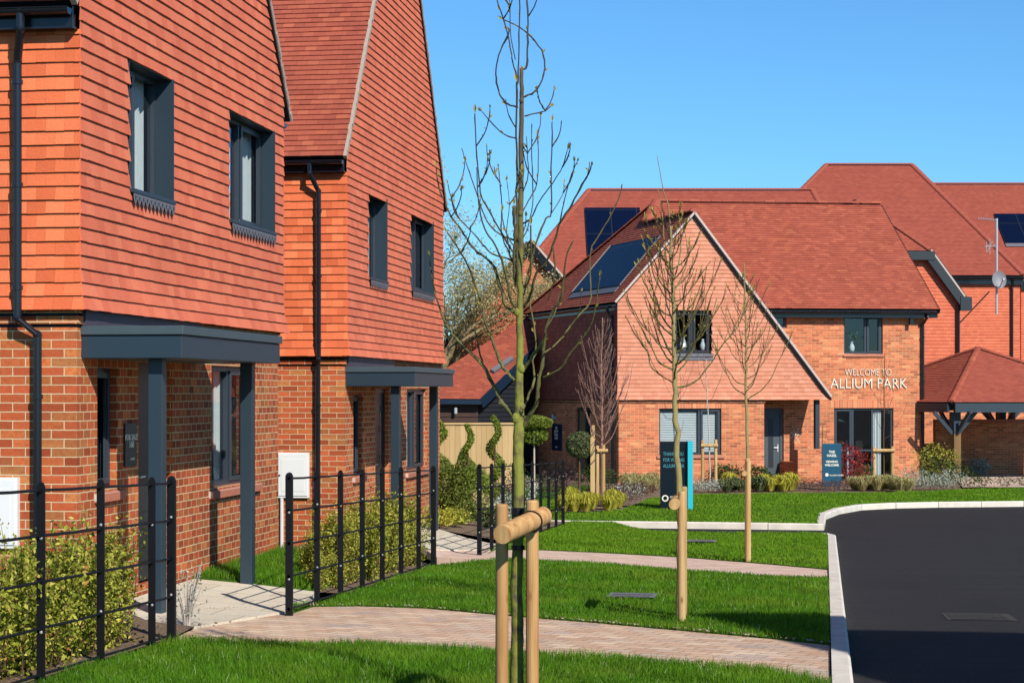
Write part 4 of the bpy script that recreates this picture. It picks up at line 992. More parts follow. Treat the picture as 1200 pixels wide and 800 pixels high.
# long house behind, ridge left part (F) and tall cross roof (E)
def hipped(name,label,pxe,dE,pitch_d,left,right,eave_y,ridge_y,walls=True,rot=0,depth=None,far_mat='roof_far',base=-.7,wallpx=None):
    """front slope: eave corners at image columns left[0],right[0]; ridge ends at left[1],right[1]"""
    root=thing(name,label,'house',tuple(xy((left[0]+right[0])/2,dE+4,base)))
    f=Frame(xy(left[0],dE,base),dirv(rot),dirv(90+rot))
    a0,c0=f.hit(left[0],eave_y); a1,_=f.hit(right[0],eave_y)
    r0,cr=f.hit(left[1],ridge_y,pitch_d); r1,_=f.hit(right[1],ridge_y,pitch_d)
    D=depth or 2*pitch_d
    E0,E1=f.p(a0-.1,-.25,c0),f.p(a1+.1,-.25,c0); R0,R1=f.p(r0,pitch_d,cr),f.p(r1,pitch_d,cr); K0,K1=f.p(a0-.1,D+.25,c0),f.p(a1+.1,D+.25,c0)
    mb=MB()
    fs=[([E0,E1,R1,R0],f.u),([K0,K1,R1,R0],f.u),([E0,K0,R0],f.n),([E1,K1,R1],f.n)]
    for q,e in fs: slab(mb,q,.06,1); roof_face(mb,q,e,far=True)
    rf=mb.build('roof',[M[far_mat],M['fascia_shade_black']],root)
    mb=MB(); ridge_caps(mb,R0+ZUP*.03,R1+ZUP*.03,.11)
    for A,B in ((E0,R0),(E1,R1)): ridge_caps(mb,A+ZUP*.02,B+ZUP*.02,.12)
    mb.build('ridge',M['roof_far'],rf)
    mb=MB(); pts=[f.p(a0,0,0),f.p(a1,0,0),f.p(a1,D,0),f.p(a0,D,0)]
    for i in range(4):
        A,B=pts[i],pts[(i+1)%4]; L=(B-A).length; mb.face([A-ZUP*.5,B-ZUP*.5,B+ZUP*2.6,A+ZUP*2.6],[(0,-.5),(L,-.5),(L,2.6),(0,2.6)])
    mb.build('brick_wall',M['brick_orange'],root)
    mb=MB()
    for i in range(4):
        A,B=pts[i],pts[(i+1)%4]; L=(B-A).length; d=(B-A)/L; o=d.cross(ZUP)
        if i in (0,1): courses(mb,A+o*.04,d,ZUP,o,[(0,2.55),(L,2.55),(L,c0-.1),(0,c0-.1)],g=.114)
        mb.face([A+ZUP*2.55,B+ZUP*2.55,B+ZUP*(c0-.05),A+ZUP*(c0-.05)],[(0,2.5),(L,2.5),(L,c0),(0,c0)])
    mb.build('tile_cladding',M['wall_tile_far'],root)
    gutter(root,tuple(f.p(a0-.1,-.2,c0-.08)),tuple(f.p(a1+.1,-.2,c0-.08)),-f.n,r=.07,box=.2,boxh=.28)
    return root,f,(E0,E1,R0,R1),c0
def panel_on(root, T3, quadpx, label=None, split=1):
    """solar panel lying on the plane through 3 points"""
    A,B,Cc=T3; N=(B-A).cross(Cc-A).normalized(); N=N if N.z>0 else -N
    def hit(px,py,off=.06):
        r=ray(px,py); o=Vector((0,0,H)); return o+r*((A+N*off-o).dot(N)/r.dot(N))
    S_=(B-A).normalized(); T_=N.cross(S_).normalized(); T_=T_ if T_.z>0 else -T_
    q=[hit(*c) for c in quadpx]; ss=[(p-A).dot(S_) for p in q]; tt=[(p-A).dot(T_) for p in q]
    s0,s1=(ss[0]+ss[3])/2,(ss[1]+ss[2])/2; t0,t1=(tt[0]+tt[1])/2,(tt[2]+tt[3])/2
    g=lambda s,t,o=.07: A+S_*s+T_*t+N*o
    mb=MB(); mb.face([g(s0,t0),g(s1,t0),g(s1,t1),g(s0,t1)],[(0,0),(s1-s0,0),(s1-s0,t1-t0),(0,t1-t0)]); o=mb.build('solar_panel',M['solar'],root)
    mb=MB(); mb.beam(g(s0,t0-.13,.05),g(s1,t0-.13,.05),.02,.26,up=N.cross(S_)); mb.face([g(s0,t0-.26,.055),g(s1,t0-.26,.055),g(s1,t0,.055),g(s0,t0,.055)]); mb.build('frame',M['lead_light'],o)
rF,fF,KF,_=hipped('house','long house behind with a dark panel on the left end of its roof','',70,5.2,(598,690),(1010,952),338,223)
panel_on(rF,(KF[0],KF[1],KF[3]),((684,303),(745,303),(760,243.5),(689,243.5)))
rE,fE,KE,cE_=hipped('house','tallest red roofed house at the back, its ridge above all others','',74,6.5,(843,968),(1195,1069),323,193.5)
a,_=fE.hit(1197,400); 
rG,fG,KG,_=hipped('house','furthest house at the back right, its dark roof panel cut by the photo edge','',84,6.5,(1030,1094),(1420,1350),330,216)
panel_on(rG,(KG[0],KG[1],KG[3]),((1171,285),(1230,285),(1230,250.5),(1171,250.5)))
downpipe(rE,[fE.p(a-.4,-.3,cE_-.1),fE.p(a-.4,-.12,cE_-.5),fE.p(a-.4,-.12,-.3)],.05)
# half-hipped house between
fD=Frame(xy(1028,60.5,-.7),dirv(3),dirv(97))
Db=thing('house','half hipped orange tile hung house behind the right end of the lettered house','house',tuple(fD.p(0,4,0)))
aw,cw0=fD.hit(1122,347); ah,ch=fD.hit(1086,298); _,cap=fD.hit(1028,239,2.0)
pol=[(-aw,2.3),(aw,2.3),(aw,cw0),(ah,ch),(-ah,ch),(-aw,cw0)]
mb=MB(); tiled_wall(mb,fD,pol); mb.face([fD.p(a,0,c) for a,c in pol],m=1); mb.build('tile_cladding',[M['wall_tile_far'],M['room']],Db)
mb=MB(); wall(mb,fD,-aw,aw,-.5,2.3); 
for s in (-aw,aw): q=[(s,0,-.5),(s,9,-.5),(s,9,cw0),(s,0,cw0)]; mb.face([fD.p(*x) for x in q],[(x[1],x[2]) for x in q])
mb.face([fD.p(a,9,c) for a,c in ((-aw,-.5),(aw,-.5),(aw,cw0),(0,cap),(-aw,cw0))],[(a,c) for a,c in ((-aw,-.5),(aw,-.5),(aw,cw0),(0,cap),(-aw,cw0))])
mb.build('brick_wall',M['brick_orange'],Db)
ax,cx=aw+.15,cw0-.05
L0,L1=fD.p(-ax,-.2,cx),fD.p(ax,-.2,cx); M0,M1=fD.p(-ah-.05,-.2,ch+.1),fD.p(ah+.05,-.2,ch+.1); TP=fD.p(0,2.0,cap+.1); TB=fD.p(0,9.2,cap+.1)
mb=MB()
for q,e in (([M0,M1,TP],fD.u),([L0,M0,TP,TB,fD.p(-ax,9.2,cx)],fD.n),([L1,M1,TP,TB,fD.p(ax,9.2,cx)],fD.n)): slab(mb,q,.06,1); roof_face(mb,q,e,far=True)
rf=mb.build('roof',[M['roof_far'],M['fascia_shade_black']],Db)
mb=MB(); ridge_caps(mb,M1+ZUP*.03,TP+ZUP*.03,.10); ridge_caps(mb,M0+ZUP*.03,TP+ZUP*.03,.10); ridge_caps(mb,TP+ZUP*.03,TB+ZUP*.03,.10); mb.build('ridge',M['roof_far'],rf)
mb=MB(); barge(mb,L0-fD.n*.05,M0-fD.n*.05,.05,.34); mb.box(Frame(M0,fD.u,fD.n),-.12,.9,-.10,.4,-.30,-.02); mb.build('bargeboard',M['fascia_dark'],rf); mb=MB(); barge(mb,L1-fD.n*.05,M1-fD.n*.05,.05,.34); f=Frame(M1,fD.u,fD.n); mb.box(f,-.9,.12,-.10,.4,-.30,-.02); mb.box(Frame(L1,fD.u,fD.n),-.15,.22,-.10,.3,-.42,.02)
mb.build('bargeboard',M['fascia_dark'],rf)
mb=MB(); mb.beam(L1-fD.n*.05+ZUP*.03,M1-fD.n*.05+ZUP*.03,.07,.05); mb.build('verge',M['mortar'],rf)
downpipe(Db,[fD.p(aw-.02,-.16,cw0-.3),fD.p(aw-.02,-.12,-.3)],.045)
# aerial mast with dish
d=71.3
ms=thing('aerial_mast','thin silver aerial mast with a grey dish before the tallest roof','aerial',tuple(at(1168,362,d)))
mb=MB(); mb.tube([at(1168,368,d),at(1168,256,d)],.045,8); mb.beam(at(1168,330,d),at(1170,330,d+2.2),.04,.04); mb.build('pole',M['galvanised'],ms)
mb=MB(); c=at(1170.5,328,d-.25); n=(Vector((0,0,H))-c).normalized(); n=(n+Vector((.35,-.0,.25))).normalized(); x=n.cross(ZUP).normalized(); y=x.cross(n)
for i in range(4):
    for j in range(18):
        P=[]
        for ii,jj in ((i,j),(i+1,j),(i+1,j+1),(i,j+1)):
            r=ii/4*.31; t=jj*math.pi/9; P.append(c+x*(r*.9*math.cos(t))+y*(r*1.1*math.sin(t))+n*(r*r*.6))
        mb.face(P)
mb.build('dish',M['dish_grey'],ms,smooth=True)
mb=MB(); mb.tube([c-y*.32,c+n*.45-y*.1],.02,6); mb.box(Frame(c+n*.45-y*.1,x,n),-.04,.04,-.04,.08,-.04,.04); mb.build('feed_arm',M['galvanised'],ms)
mb=MB(); A=at(1168,258,d); B=at(1146,256,d); mb.tube([A,B],.022,6)
for i in range(7): p=A.lerp(B,.15+i*.13); mb.tube([p-FV*.3,p+FV*.3],.010,5)
A=at(1168,288,d); B=at(1154,289,d); mb.tube([A,B],.022,6); p=at(1160,289,d); mb.tube([p-ZUP*.3,p+ZUP*.3],.012,6); mb.tube([p-ZUP*.2-RV*.1,p+ZUP*.2+RV*.1],.012,6); p=at(1156,289,d); mb.tube([p-ZUP*.2,p+ZUP*.2],.012,6)
mb.build('aerial',M['galvanised'],ms)
# carport
cA=at(1118,471,53.5); FZc=-.68; hc=cA.z-FZc
fK=Frame(Vector((cA.x,cA.y,FZc)),dirv(7),dirv(118))
K=thing('carport','open carport with red pyramid tile roof, right of the lettered house','carport',tuple(fK.p(2,2,0)))
Wk=5.2
ra=ray(1146,408); 
P1=fK.p(-.3,-.3,hc); P2=fK.p(Wk+.3,-.3,hc); P3=fK.p(Wk+.3,Wk+.3,hc); P4=fK.p(-.3,Wk+.3,hc)
ctr=fK.p(Wk/2,Wk/2,0); dd=(ctr-Vector((0,0,0))).dot(FV); apx=at(1146,408,dd)
AP=Vector((apx.x,apx.y,apx.z))
mb=MB()
for A,B in ((P1,P2),(P2,P3),(P3,P4),(P4,P1)): slab(mb,(A,B,AP),.06,1); roof_face(mb,[A,B,AP],B-A,far=True)
rf=mb.build('roof',[M['roof_far'],M['fascia_shade_black']],K)
mb=MB()
for A in (P1,P2,P3,P4): ridge_caps(mb,A+ZUP*.02,AP+ZUP*.02,.095)
mb.build('ridge',M['roof_tile'],rf)
mb=MB()
for A,B in ((P1,P2),(P1,P4),(P2,P3),(P4,P3)): mb.beam(A-ZUP*.16+(B-A)*.02,B-ZUP*.16-(B-A)*.02,.08,.26)
mb.build('beam',M['slate_blue'],K)
posts=[fK.p(.1,.1,0),fK.p(Wk-.1,.1,0),fK.p(.1,Wk-.1,0),fK.p(Wk-.1,Wk-.1,0)]
for i,p in enumerate(posts):
    mb=MB(); f=Frame(p,fK.u,fK.n); zt=hc-.28
    mb.box(f,-.10,.10,-.10,.10,zt-.6,zt,1); mb.box(f,-.08,.12,-.08,.12,-.2,zt-.6)
    for s in (-1,1): mb.beam(f.p(s*.08,0,zt-.62),f.p(s*.62,0,zt),.08,.10,1); mb.beam(f.p(0,s*.08,zt-.62),f.p(0,s*.62,zt),.08,.10,1)
    mb.build('post',[M['post_brown'],M['slate_blue']],K)
# brick garden wall behind the carport and a lit one further back
fW=Frame(xy(1085,58,-.68),dirv(5),dirv(95))
gw=thing('garden_wall','shaded brick garden wall standing beneath the carport roof','wall',tuple(fW.p(4,0,0)))
a0=fW.hit(1096,500)[0]; a1=fW.hit(1260,500)[0]; ct=fW.hit(1096,495)[1]
mb=MB(); wall(mb,fW,a0,a1,-.3,ct); wall(mb,Frame(fW.p(0,.22,0),fW.u,fW.n),a0,a1,-.3,ct)
for a in (a0,a1): mb.face([fW.p(a,0,-.3),fW.p(a,.22,-.3),fW.p(a,.22,ct),fW.p(a,0,ct)])
mb.build('brickwork',M['brick_orange'],gw)
mb=MB(); n=int((a1-a0)/.075)
for i in range(n): mb.box(fW,a0+i*.075+.004,a0+i*.075+.071,-.02,.24,ct,ct+.10)
mb.build('coping',M['sill_brick'],gw)
# garage on the left
dG=56.5; A=at(500,467,dG); B=at(564,467.5,dG); pit=math.tan(math.radians(38)); N=Vector((0,0,1))
def gpl(px,py):
    r=ray(px,py); rd=r.dot(FV); # z = A.z + pit*(d-dG), where d = r*t . FV
    t=(A.z-pit*dG-H)/(r.z-pit*rd); return Vector((0,0,H))+r*t
Cq=gpl(626,408); Dq=gpl(626,372); Eq=gpl(524,430)
Gg=thing('garage','low garage with red tiled roof behind the timber fence, left of the lettered house','garage',(A.x,A.y,-.65))
mb=MB(); q=[A,B,Cq,gpl(632,365),gpl(590,386),Eq]; 
A2=gpl(498,455); q=[A,B,Cq,gpl(626,366),gpl(522,432),gpl(496,458)]
slab(mb,q,.08,1); roof_face(mb,q,B-A,far=False)
top=[gpl(626,366),gpl(522,432)]
# rear slope
rb=[top[1],top[0],top[0]+FV*3-ZUP*2.2,top[1]+FV*3-ZUP*2.2]; slab(mb,rb,.06,1)
rf=mb.build('roof',[M['roof_tile'],M['fascia_shade_black']],Gg)
mb=MB(); mb.beam(B-ZUP*.14,Cq-ZUP*.14,.05,.30); mb.build('bargeboard',M['sign_navy'],rf); mb=MB(); mb.beam(A-ZUP*.09,B-ZUP*.09,.10,.14); mb.build('fascia',M['sign_navy'],rf)
p=[gpl(577,437),gpl(600,421.5),gpl(603.5,421),gpl(581,437)]; NN=(B-A).cross(Cq-A).normalized(); NN=NN if NN.z>0 else -NN
mb=MB(); u_=(p[1]-p[0]).normalized(); v_=NN.cross(u_); mb.beam(p[0]+NN*.06,p[1]+NN*.06,.16,.10,0,up=NN); mb.build('roof_light',M['lead_light'],rf)
def vwall(mb,P,Q,zb,zp,zq,m=0): L=(Q-P).length; mb.face([Vector((P.x,P.y,zb)),Vector((Q.x,Q.y,zb)),Vector((Q.x,Q.y,zq)),Vector((P.x,P.y,zp))],[(0,zb),(L,zb),(L,zq),(0,zp)],m)
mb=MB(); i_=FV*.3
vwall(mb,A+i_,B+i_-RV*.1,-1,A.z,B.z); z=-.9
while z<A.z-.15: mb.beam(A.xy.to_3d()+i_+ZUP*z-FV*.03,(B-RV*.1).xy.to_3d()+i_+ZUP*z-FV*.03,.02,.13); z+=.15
mb.build('weatherboard',M['board_shade_brown'],Gg)  # dark board colour stands in for the lettered house's shadow on this wall
mb=MB(); 
P,Q=B+i_-RV*.1,Cq+i_-RV*.1; k=24
vwall(mb,P,Q,-1,P.z-.05,Q.z-.05)
for i in range(40):
    z=-.9+i*.14
    for s in (0,):
        if z<P.z-.1: e0=0
        else: e0=(z-(P.z-.1))/(Q.z-P.z)
        if e0<.97: mb.beam(P.lerp(Q,e0).xy.to_3d()+ZUP*z-FV*.03,Q.xy.to_3d()+ZUP*z-FV*.03,.02,.12)
mb.build('weatherboard',M['frame_dark'],Gg)
mb=MB(); vwall(mb,Q,Q+FV*3,-1,Q.z,Q.z-2.2); vwall(mb,A+i_,A+FV*5,-1,A.z,A.z-1); mb.build('side_wall',M['brick_red_multi'],Gg)
p=at(534,481,dG+.1); mb=MB(); mb.tube([p-ZUP*.09,p+ZUP*.09],.05,8); mb.build('wall_lamp',M['galvanised'],Gg)
# timber fence
fT=Frame(xy(496,43.2,-.66),dirv(0),dirv(90)); a1=fT.hit(607,500)[0]; ct=fT.hit(520,495)[1]
tf=thing('timber_fence','pale close-boarded timber fence behind the spiral topiary','fence',tuple(fT.p(0,0,0)))
mb=MB(); a=0
while a<a1: mb.box(fT,a,a+.118,0+random.uniform(0,.006),.02,-.1,ct-.05+random.uniform(-.008,.008)); a+=.122
mb.build('boards',M['fence_wood'],tf)
mb=MB(); mb.box(fT,-.02,a1+.02,-.03,.05,ct-.045,ct); mb.build('capping',M['fence_wood'],tf)
for i in range(3): mb=MB(); x=.3+i*1.83*.97; mb.box(fT,x,x+.1,.022,.12,-.1,ct-.06); mb.build('post',M['fence_wood'],tf)
# house on the far side of the road, outside the picture on the right; its roof shadow falls across lawn and road
Hx=6.0
fo=Frame((Hx,5.3,.15),(0,1,0),(1,0,0)); Ho=thing('house','house outside the photo on the right, whose gable shadow crosses the tarmac','house',(10,7.2,0))
Wd=3.8; ec=5.3; zr=8.0-.15
mb=MB(); wall(mb,fo,0,Wd,-.5,2.5,[(1.2,2.6,.9,2.0)]); Lh=14
for y_ in (0,Wd):
    q=[(y_,0,-.5),(y_,Lh,-.5),(y_,Lh,ec),(y_,0,ec)]; mb.face([fo.p(*x) for x in q],[(x[1],x[2]) for x in q])
mb.face([fo.p(a,Lh,c) for a,c in ((0,-.5),(Wd,-.5),(Wd,ec),(Wd/2,zr),(0,ec))],[(a,c) for a,c in ((0,-.5),(Wd,-.5),(Wd,ec),(Wd/2,zr),(0,ec))]); mb.build('brick_wall',M['brick_red_multi'],Ho)
pol=[(0,2.48),(Wd,2.48),(Wd,ec),(Wd/2,zr),(0,ec)]; mb=MB(); tiled_wall(mb,fo,pol); mb.face([fo.p(a,0,c) for a,c in pol],m=1); mb.build('tile_cladding',[M['wall_tile_far'],M['room']],Ho)
mb=MB(); o=.3; k=(zr-ec)/(Wd/2); a=[fo.p(-o,-.15,ec-o*k+.1),fo.p(Wd+o,-.15,ec-o*k+.1),fo.p(Wd/2,-.15,zr+.1)]; V=fo.n*(Lh+.3)
for q in ((a[0],a[2],a[2]+V,a[0]+V),(a[1],a[2],a[2]+V,a[1]+V)): slab(mb,q,.08,1); roof_face(mb,[q[0],q[3],q[2],q[1]],V,far=True)
mb.build('roof',[M['roof_far'],M['fascia_shade_black']],Ho)
window(Ho,fo,1.2,2.6,.9,2.0,cols=(1,1))
# ------------------------------------------------------------------ vegetation
def leaf_cloud(mb, pts, size, flat=.0, m=0, asp=.45, up=.0):
    """one kite shaped leaf per point; pts (n,3)"""
    n=len(pts); t=rng.normal(size=(n,3)); t[:,2]+=up; t/=np.linalg.norm(t,axis=1)[:,None]
    a=rng.normal(size=(n,3)); s=np.cross(t,a); s/=np.linalg.norm(s,axis=1)[:,None]
    sz=size*rng.uniform(.6,1.3,n)[:,None]
    V=np.stack([pts-t*sz*.5,pts+s*sz*asp*.5,pts+t*sz*.5,pts-s*sz*asp*.5],1).reshape(-1,3)
    F=np.arange(4*n).reshape(-1,4)
    mb.add(V,F,m=m,r=rng.random(n))
def shell_points(n, rx, ry, rz, c=(0,0,0), inner=.55, lump=.18, seed=None):
    d=rng.normal(size=(n,3)); d/=np.linalg.norm(d,axis=1)[:,None]
    k=rng.integers(0,1000); ph=rng.uniform(0,6,6)
    l=1+lump*(np.sin(d[:,0]*5+ph[0])*np.sin(d[:,1]*6+ph[1])+.7*np.sin(d[:,2]*7+ph[2]+d[:,0]*4))
    r=(inner+(1-inner)*rng.random(n)**.5)*l
    return d*r[:,None]*np.array([rx,ry,rz])+np.array(c)
def shrub(name,label,cat,loc,rx,ry,h,n,leafsize,mat,group=None,stems=6,stem_mat='bark_twig',asp=.45,up=.3,spiky=False,inner=.35,lump=.22):
    root=thing(name,label,cat,(0,0,0),group); mb=MB()
    if spiky:                                             # arching blades from the base
        m=n; a=rng.uniform(0,2*np.pi,m); lean=rng.uniform(.05,1.0,m)**.8; L=h*rng.uniform(.6,1.15,m)
        ex=np.cos(a)*lean*rx; ey=np.sin(a)*lean*ry; b=np.stack([ex*.25,ey*.25,np.zeros(m)],1); t=np.stack([ex*.75,ey*.75,L*.8],1); e=np.stack([ex*1.15,ey*1.15,L*(1-.45*lean)],1)
        w=leafsize*.5; s=np.stack([-np.sin(a),np.cos(a),np.zeros(m)],1)*w
        V=np.stack([b-s,b+s,t+s*.8,t-s*.8,e],1).reshape(-1,3); F4=np.array([[0,1,2,3]])+5*np.arange(m)[:,None]; F3=np.array([[3,2,4]])+5*np.arange(m)[:,None]
        r=rng.random(m); i=len(mb.v); mb.v+=V.tolist(); mb.f+=(F4+i).tolist()+(F3+i).tolist(); mb.uv+=[(0,0)]*(7*m); mb.m+=[0]*(2*m); mb.r+=list(r)+list(r)
    else:
        p=shell_points(n,rx,ry,h*.5,(0,0,h*.52),inner,lump); p[:,2]=np.maximum(p[:,2],.02+rng.random(n)*.05); leaf_cloud(mb,p,leafsize,asp=asp,up=up)
    mb.build('foliage',M[mat],root)
    if stems:
        mb=MB()
        for i in range(stems):
            a=random.uniform(0,6.28); q=Vector((math.cos(a)*rx*.75,math.sin(a)*ry*.75,h*random.uniform(.55,1.0))); mb.tube([(0+q.x*.1,q.y*.1,-.05),(q.x*.45,q.y*.45,q.z*.5),q],[.012*max(h,.5),.008*max(h,.5),.003],5)
        mb.build('stem',M[stem_mat],root)
    root.location=loc; return root
def place(root, loc, label, s=1.0, rz=None):
    c=copy_tree(root); c.location=loc; c.rotation_euler=(0,0,random.uniform(0,6.28) if rz is None else rz); c.scale=(s,s,s*random.uniform(.92,1.08)); c['label']=label; return c
def gp(px,py,off=0): return tuple(G(px,py,off))
# hedges of young box-like shrubs behind the railings
def hedge_proto(h,rx,n):
    root=thing('hedge_shrub','x','shrub',(0,0,0)); mb=MB(); st=MB()
    for i in range(22):
        a=random.uniform(0,6.28); r=random.uniform(.02,1)*rx; hh=h*random.uniform(.6,1.12); b=Vector((math.cos(a)*r*.55,math.sin(a)*r*.55,0)); e=Vector((math.cos(a)*r,math.sin(a)*r,hh)); e+=Vector((random.gauss(0,.04),random.gauss(0,.04),0))
        st.tube([b,b.lerp(e,.5)+Vector((random.gauss(0,.02),random.gauss(0,.02),0)),e],[.005,.004,.002],5)
        k=int(n/22); tt=rng.random(k)**.75; P=np.array(b)[None,:]*(1-tt[:,None])+np.array(e)[None,:]*tt[:,None]+rng.normal(size=(k,3))*(.045)
        P[:,2]=np.maximum(P[:,2],.01); leaf_cloud(mb,P,.040,asp=.55,up=.4)
    mb.build('foliage',M['hedge_leaf'],root); st.build('stem',M['bark_twig'],root); return root
protos=[hedge_proto(.80,.36,3000),hedge_proto(.74,.34,2600),hedge_proto(.90,.32,2900)]
HG='yellow-green hedge shrubs behind the nearest railing'; used=[0]*3
def hedge(spots,label,group):
    for i,(x,y,s) in enumerate(spots):
        k=i%3; pr=protos[k]; z=gz(x,y)-.01
        if not used[k]: used[k]=1; o=pr; o.location=(x,y,z); o.scale=(s,s,s); o.rotation_euler=(0,0,random.random()*6)
        else: o=place(pr,(x,y,z),label,s)
        o['label']=label; o['group']=group
sp=[]
y=7.6
while y<13.1:
    sp.append((-4.78+random.uniform(-.04,.04),y,random.uniform(.78,1.0)*(.90 if y>12.3 else 1))); sp.append((-5.15+random.uniform(-.08,.08),y+.2,random.uniform(.7,.95))); y+=.42
hedge(sp,'yellow-green small-leaved shrub in the hedge right behind the nearest railing',HG)
sp=[]; y=18.1
while y<22.6: sp.append((-4.55+random.uniform(-.06,.06),y,random.uniform(.80,1.0) if y>18.7 else .5)); y+=.40
for y in (17.95+1.5,20.1,21.3): sp.append((-5.0,y,.6))
hedge(sp,'yellow-green small-leaved shrub in the hedge behind the railing with eight posts','yellow-green hedge shrubs behind the railing with eight posts')
# topiary garden
def topiary(label, px, base_py, d, shape, h, r, mat='topiary_leaf', n=4200, trunk=True):
    p=xy(px,d); z=gz(p.x,p.y); root=thing('topiary_shrub',label,'topiary',(p.x,p.y,z)); mb=MB()
    if shape=='spiral':
        k=rng.random(n); turns=2.4; zz=k*h; rr=r*(1-.70*k)*.62; a=k*turns*2*np.pi
        c=np.stack([np.cos(a)*rr,np.sin(a)*rr,.25+zz],1); dd=rng.normal(size=(n,3)); dd/=np.linalg.norm(dd,axis=1)[:,None]
        P=c+dd*(r*(.60-.36*k)*(.62+.42*rng.random(n)))[:,None]*np.array([1,1,.62])
    elif shape=='cone':
        k=rng.random(n)**1.3; a=rng.uniform(0,2*np.pi,n); rr=r*(1-k)**.75*(.7+.3*rng.random(n))*(1+.1*np.sin(a*5+k*9)); P=np.stack([np.cos(a)*rr,np.sin(a)*rr,.03+k*h],1)
    elif shape=='lolly':
        P=shell_points(n,r,r,r,(0,0,h-r),.8,.04)
    elif shape=='disc':
        P=shell_points(n,r,r,r*.38,(0,0,h-r*.3),.7,.05); P2=shell_points(n//2,r*.75,r*.75,r*.5,(0,0,h-r*.9),.7,.08); P=np.vstack([P,P2])
    else:
        P=shell_points(n*2,r,r,h*.5,(0,0,h*.5),.35,.16)
    P=P+np.array([p.x,p.y,z]); leaf_cloud(mb,P,.05,asp=.55); mb.build('foliage',M[mat],root)
    if trunk:
        mb=MB(); mb.tube([(p.x,p.y,z-.05),(p.x,p.y,z+h*.8)],[.03,.018],7); mb.build('trunk',M['bark_pale' if shape in('disc',) else 'bark_twig'],root)
    return root
topiary('spiral clipped shrub nearest the second canopy post, half hidden by it',513,0,36.0,'spiral',1.62,.36)
topiary('slim spiral clipped shrub, the middle one against the timber fence',548.5,0,38.5,'spiral',1.62,.24)
topiary('tallest spiral clipped shrub, at the right end of the timber fence',580,0,39.0,'spiral',1.78,.28)
topiary('flat-topped clipped standard shrub right of the mossy trunk',626,0,44.0,'disc',1.95,.46)
topiary('ball-headed clipped shrub on a stem before the glazed side entrance',679,0,47.0,'lolly',1.55,.34,'olive_leaf')
topiary('dark conical clipped shrub at the path edge by the second railing',540,0,31.6,'cone',1.15,.30,'cone_leaf',3200,False)
topiary('broad rounded green bush behind the conical shrub',520,0,33.6,'bush',1.0,.42,'cone_leaf',3200,False)
topiary('tall leafy bush left of the third railing below the middle spiral',556,0,35.6,'bush',.95,.40,'topiary_leaf',3200,False)
topiary('upright green bush behind the third railing',578,0,37.6,'bush',.75,.40,'olive_leaf',2400,False)
gr='mixed low shrubs in the topiary garden'
k=0
for px,d,h,r,mat,lb in ((514,29.9,.34,.32,'yellow_leaf','low yellow shrub at the foot of the second canopy post'),(531,30.6,.30,.28,'hedge_leaf','low lime shrub left of the dark cone'),(560,33,.55,.3,'straw_leaf','pale strappy shrub right of the dark cone'),
    (570,36,.75,.32,'purple_leaf','reddish-purple shrub behind the third railing'),(592,38,.8,.4,'purple_leaf','brown-purple shrub right of the tallest spiral'),(612,40,.8,.4,'silver_leaf','grey-green shrub behind the mossy trunk'),
    (600,42,.9,.45,'dark_leaf','dark shrub at the right end of the timber fence'),(562,39,.8,.35,'red_leaf','rust red shrub against the timber fence'),(632,46.6,.55,.4,'dark_leaf','dark low shrub under the shaded wall, left'),
    (648,47.4,.6,.5,'purple_leaf','dusky low shrub under the navy wall sign'),(664,47.8,.65,.5,'purple_leaf','dusky low shrub just left of the ball-headed shrub'),(694,48.3,.7,.5,'dark_leaf','dark shrub left of the red-twigged tree'),(712,48.6,.6,.5,'dark_leaf','dark shrub at the shaded wall corner'),
    (590,34.5,.45,.3,'silver_leaf','pale low plant behind the third railing'),(575,31.5,.4,.25,'dark_leaf','small dark plant at the slab path edge')):
    p=xy(px,d); shrub('garden_shrub',lb,'shrub',(p.x,p.y,gz(p.x,p.y)-.02),r,r,h,700,.055,mat,None,4)
# front bed plants
def bed_plants(kind,mat,label,group,pxs,h,r,n=260,ls=.05,spiky=False,jit=1.0,name='bed_plant'):
    first=None
    for i,(px,py) in enumerate(pxs):
        l=(px,py); g_=gp(px,py)
        if first is None: first=shrub(name,label,kind,g_,r,r,h,n,ls,mat,group,0 if spiky else 3,spiky=spiky,lump=.15)
        else:
            o=place(first,g_,label,random.uniform(.85,1.15)); o['group']=group
bed_plants('plant','yellow_leaf','golden yellow spiky plant below the red-twigged tree','golden plants below the red-twigged tree',[(660,599),(666,596),(673,599),(680,597),(687,599),(694,596),(712,598),(719,596),(726,594),(668,592),(716,592),(685,592)],.40,.25,420,.018,True)
bed_plants('grass tuft','straw_leaf','pale straw-coloured grass tuft under the brick wing window, left of the tall sign','straw grass tufts left of the tall sign',[(734,571),(743,572),(752,573),(761,572),(768,573),(738,575),(757,576)],.40,.32,260,.020,True)
bed_plants('plant','purple_leaf','low purple-brown plant left of the tall sign','low purple plants left of the tall sign',[(722,586),(731,583),(742,581),(751,580),(760,579),(716,592),(728,577),(735,589)],.28,.36,220,.05)
bed_plants('plant','silver_leaf','silver-grey low plant between the tall sign and the staked slim tree','silver plants right of the tall sign',[(815,575),(822,576),(830,575),(838,576),(845,575),(739,584)],.36,.34,300,.05)
bed_plants('plant','olive_leaf','green grassy plant right of the silver plants','green low plants mid bed',[(852,576),(860,574),(868,575),(884,573),(890,575)],.34,.32,260,.03,True)
bed_plants('plant','yellow_leaf','golden yellow low plant in front of the grey front door','golden plants before the grey door',[(855,570),(896,574),(903,575),(911,574),(919,575),(927,574)],.42,.28,220,.03,True)
bed_plants('plant','purple_leaf','grey-purple low plant in front of the blue sign','grey-purple plants before the blue sign',[(935,573),(943,574),(951,573),(959,574),(968,575),(976,575),(985,574)],.30,.30,260,.04)
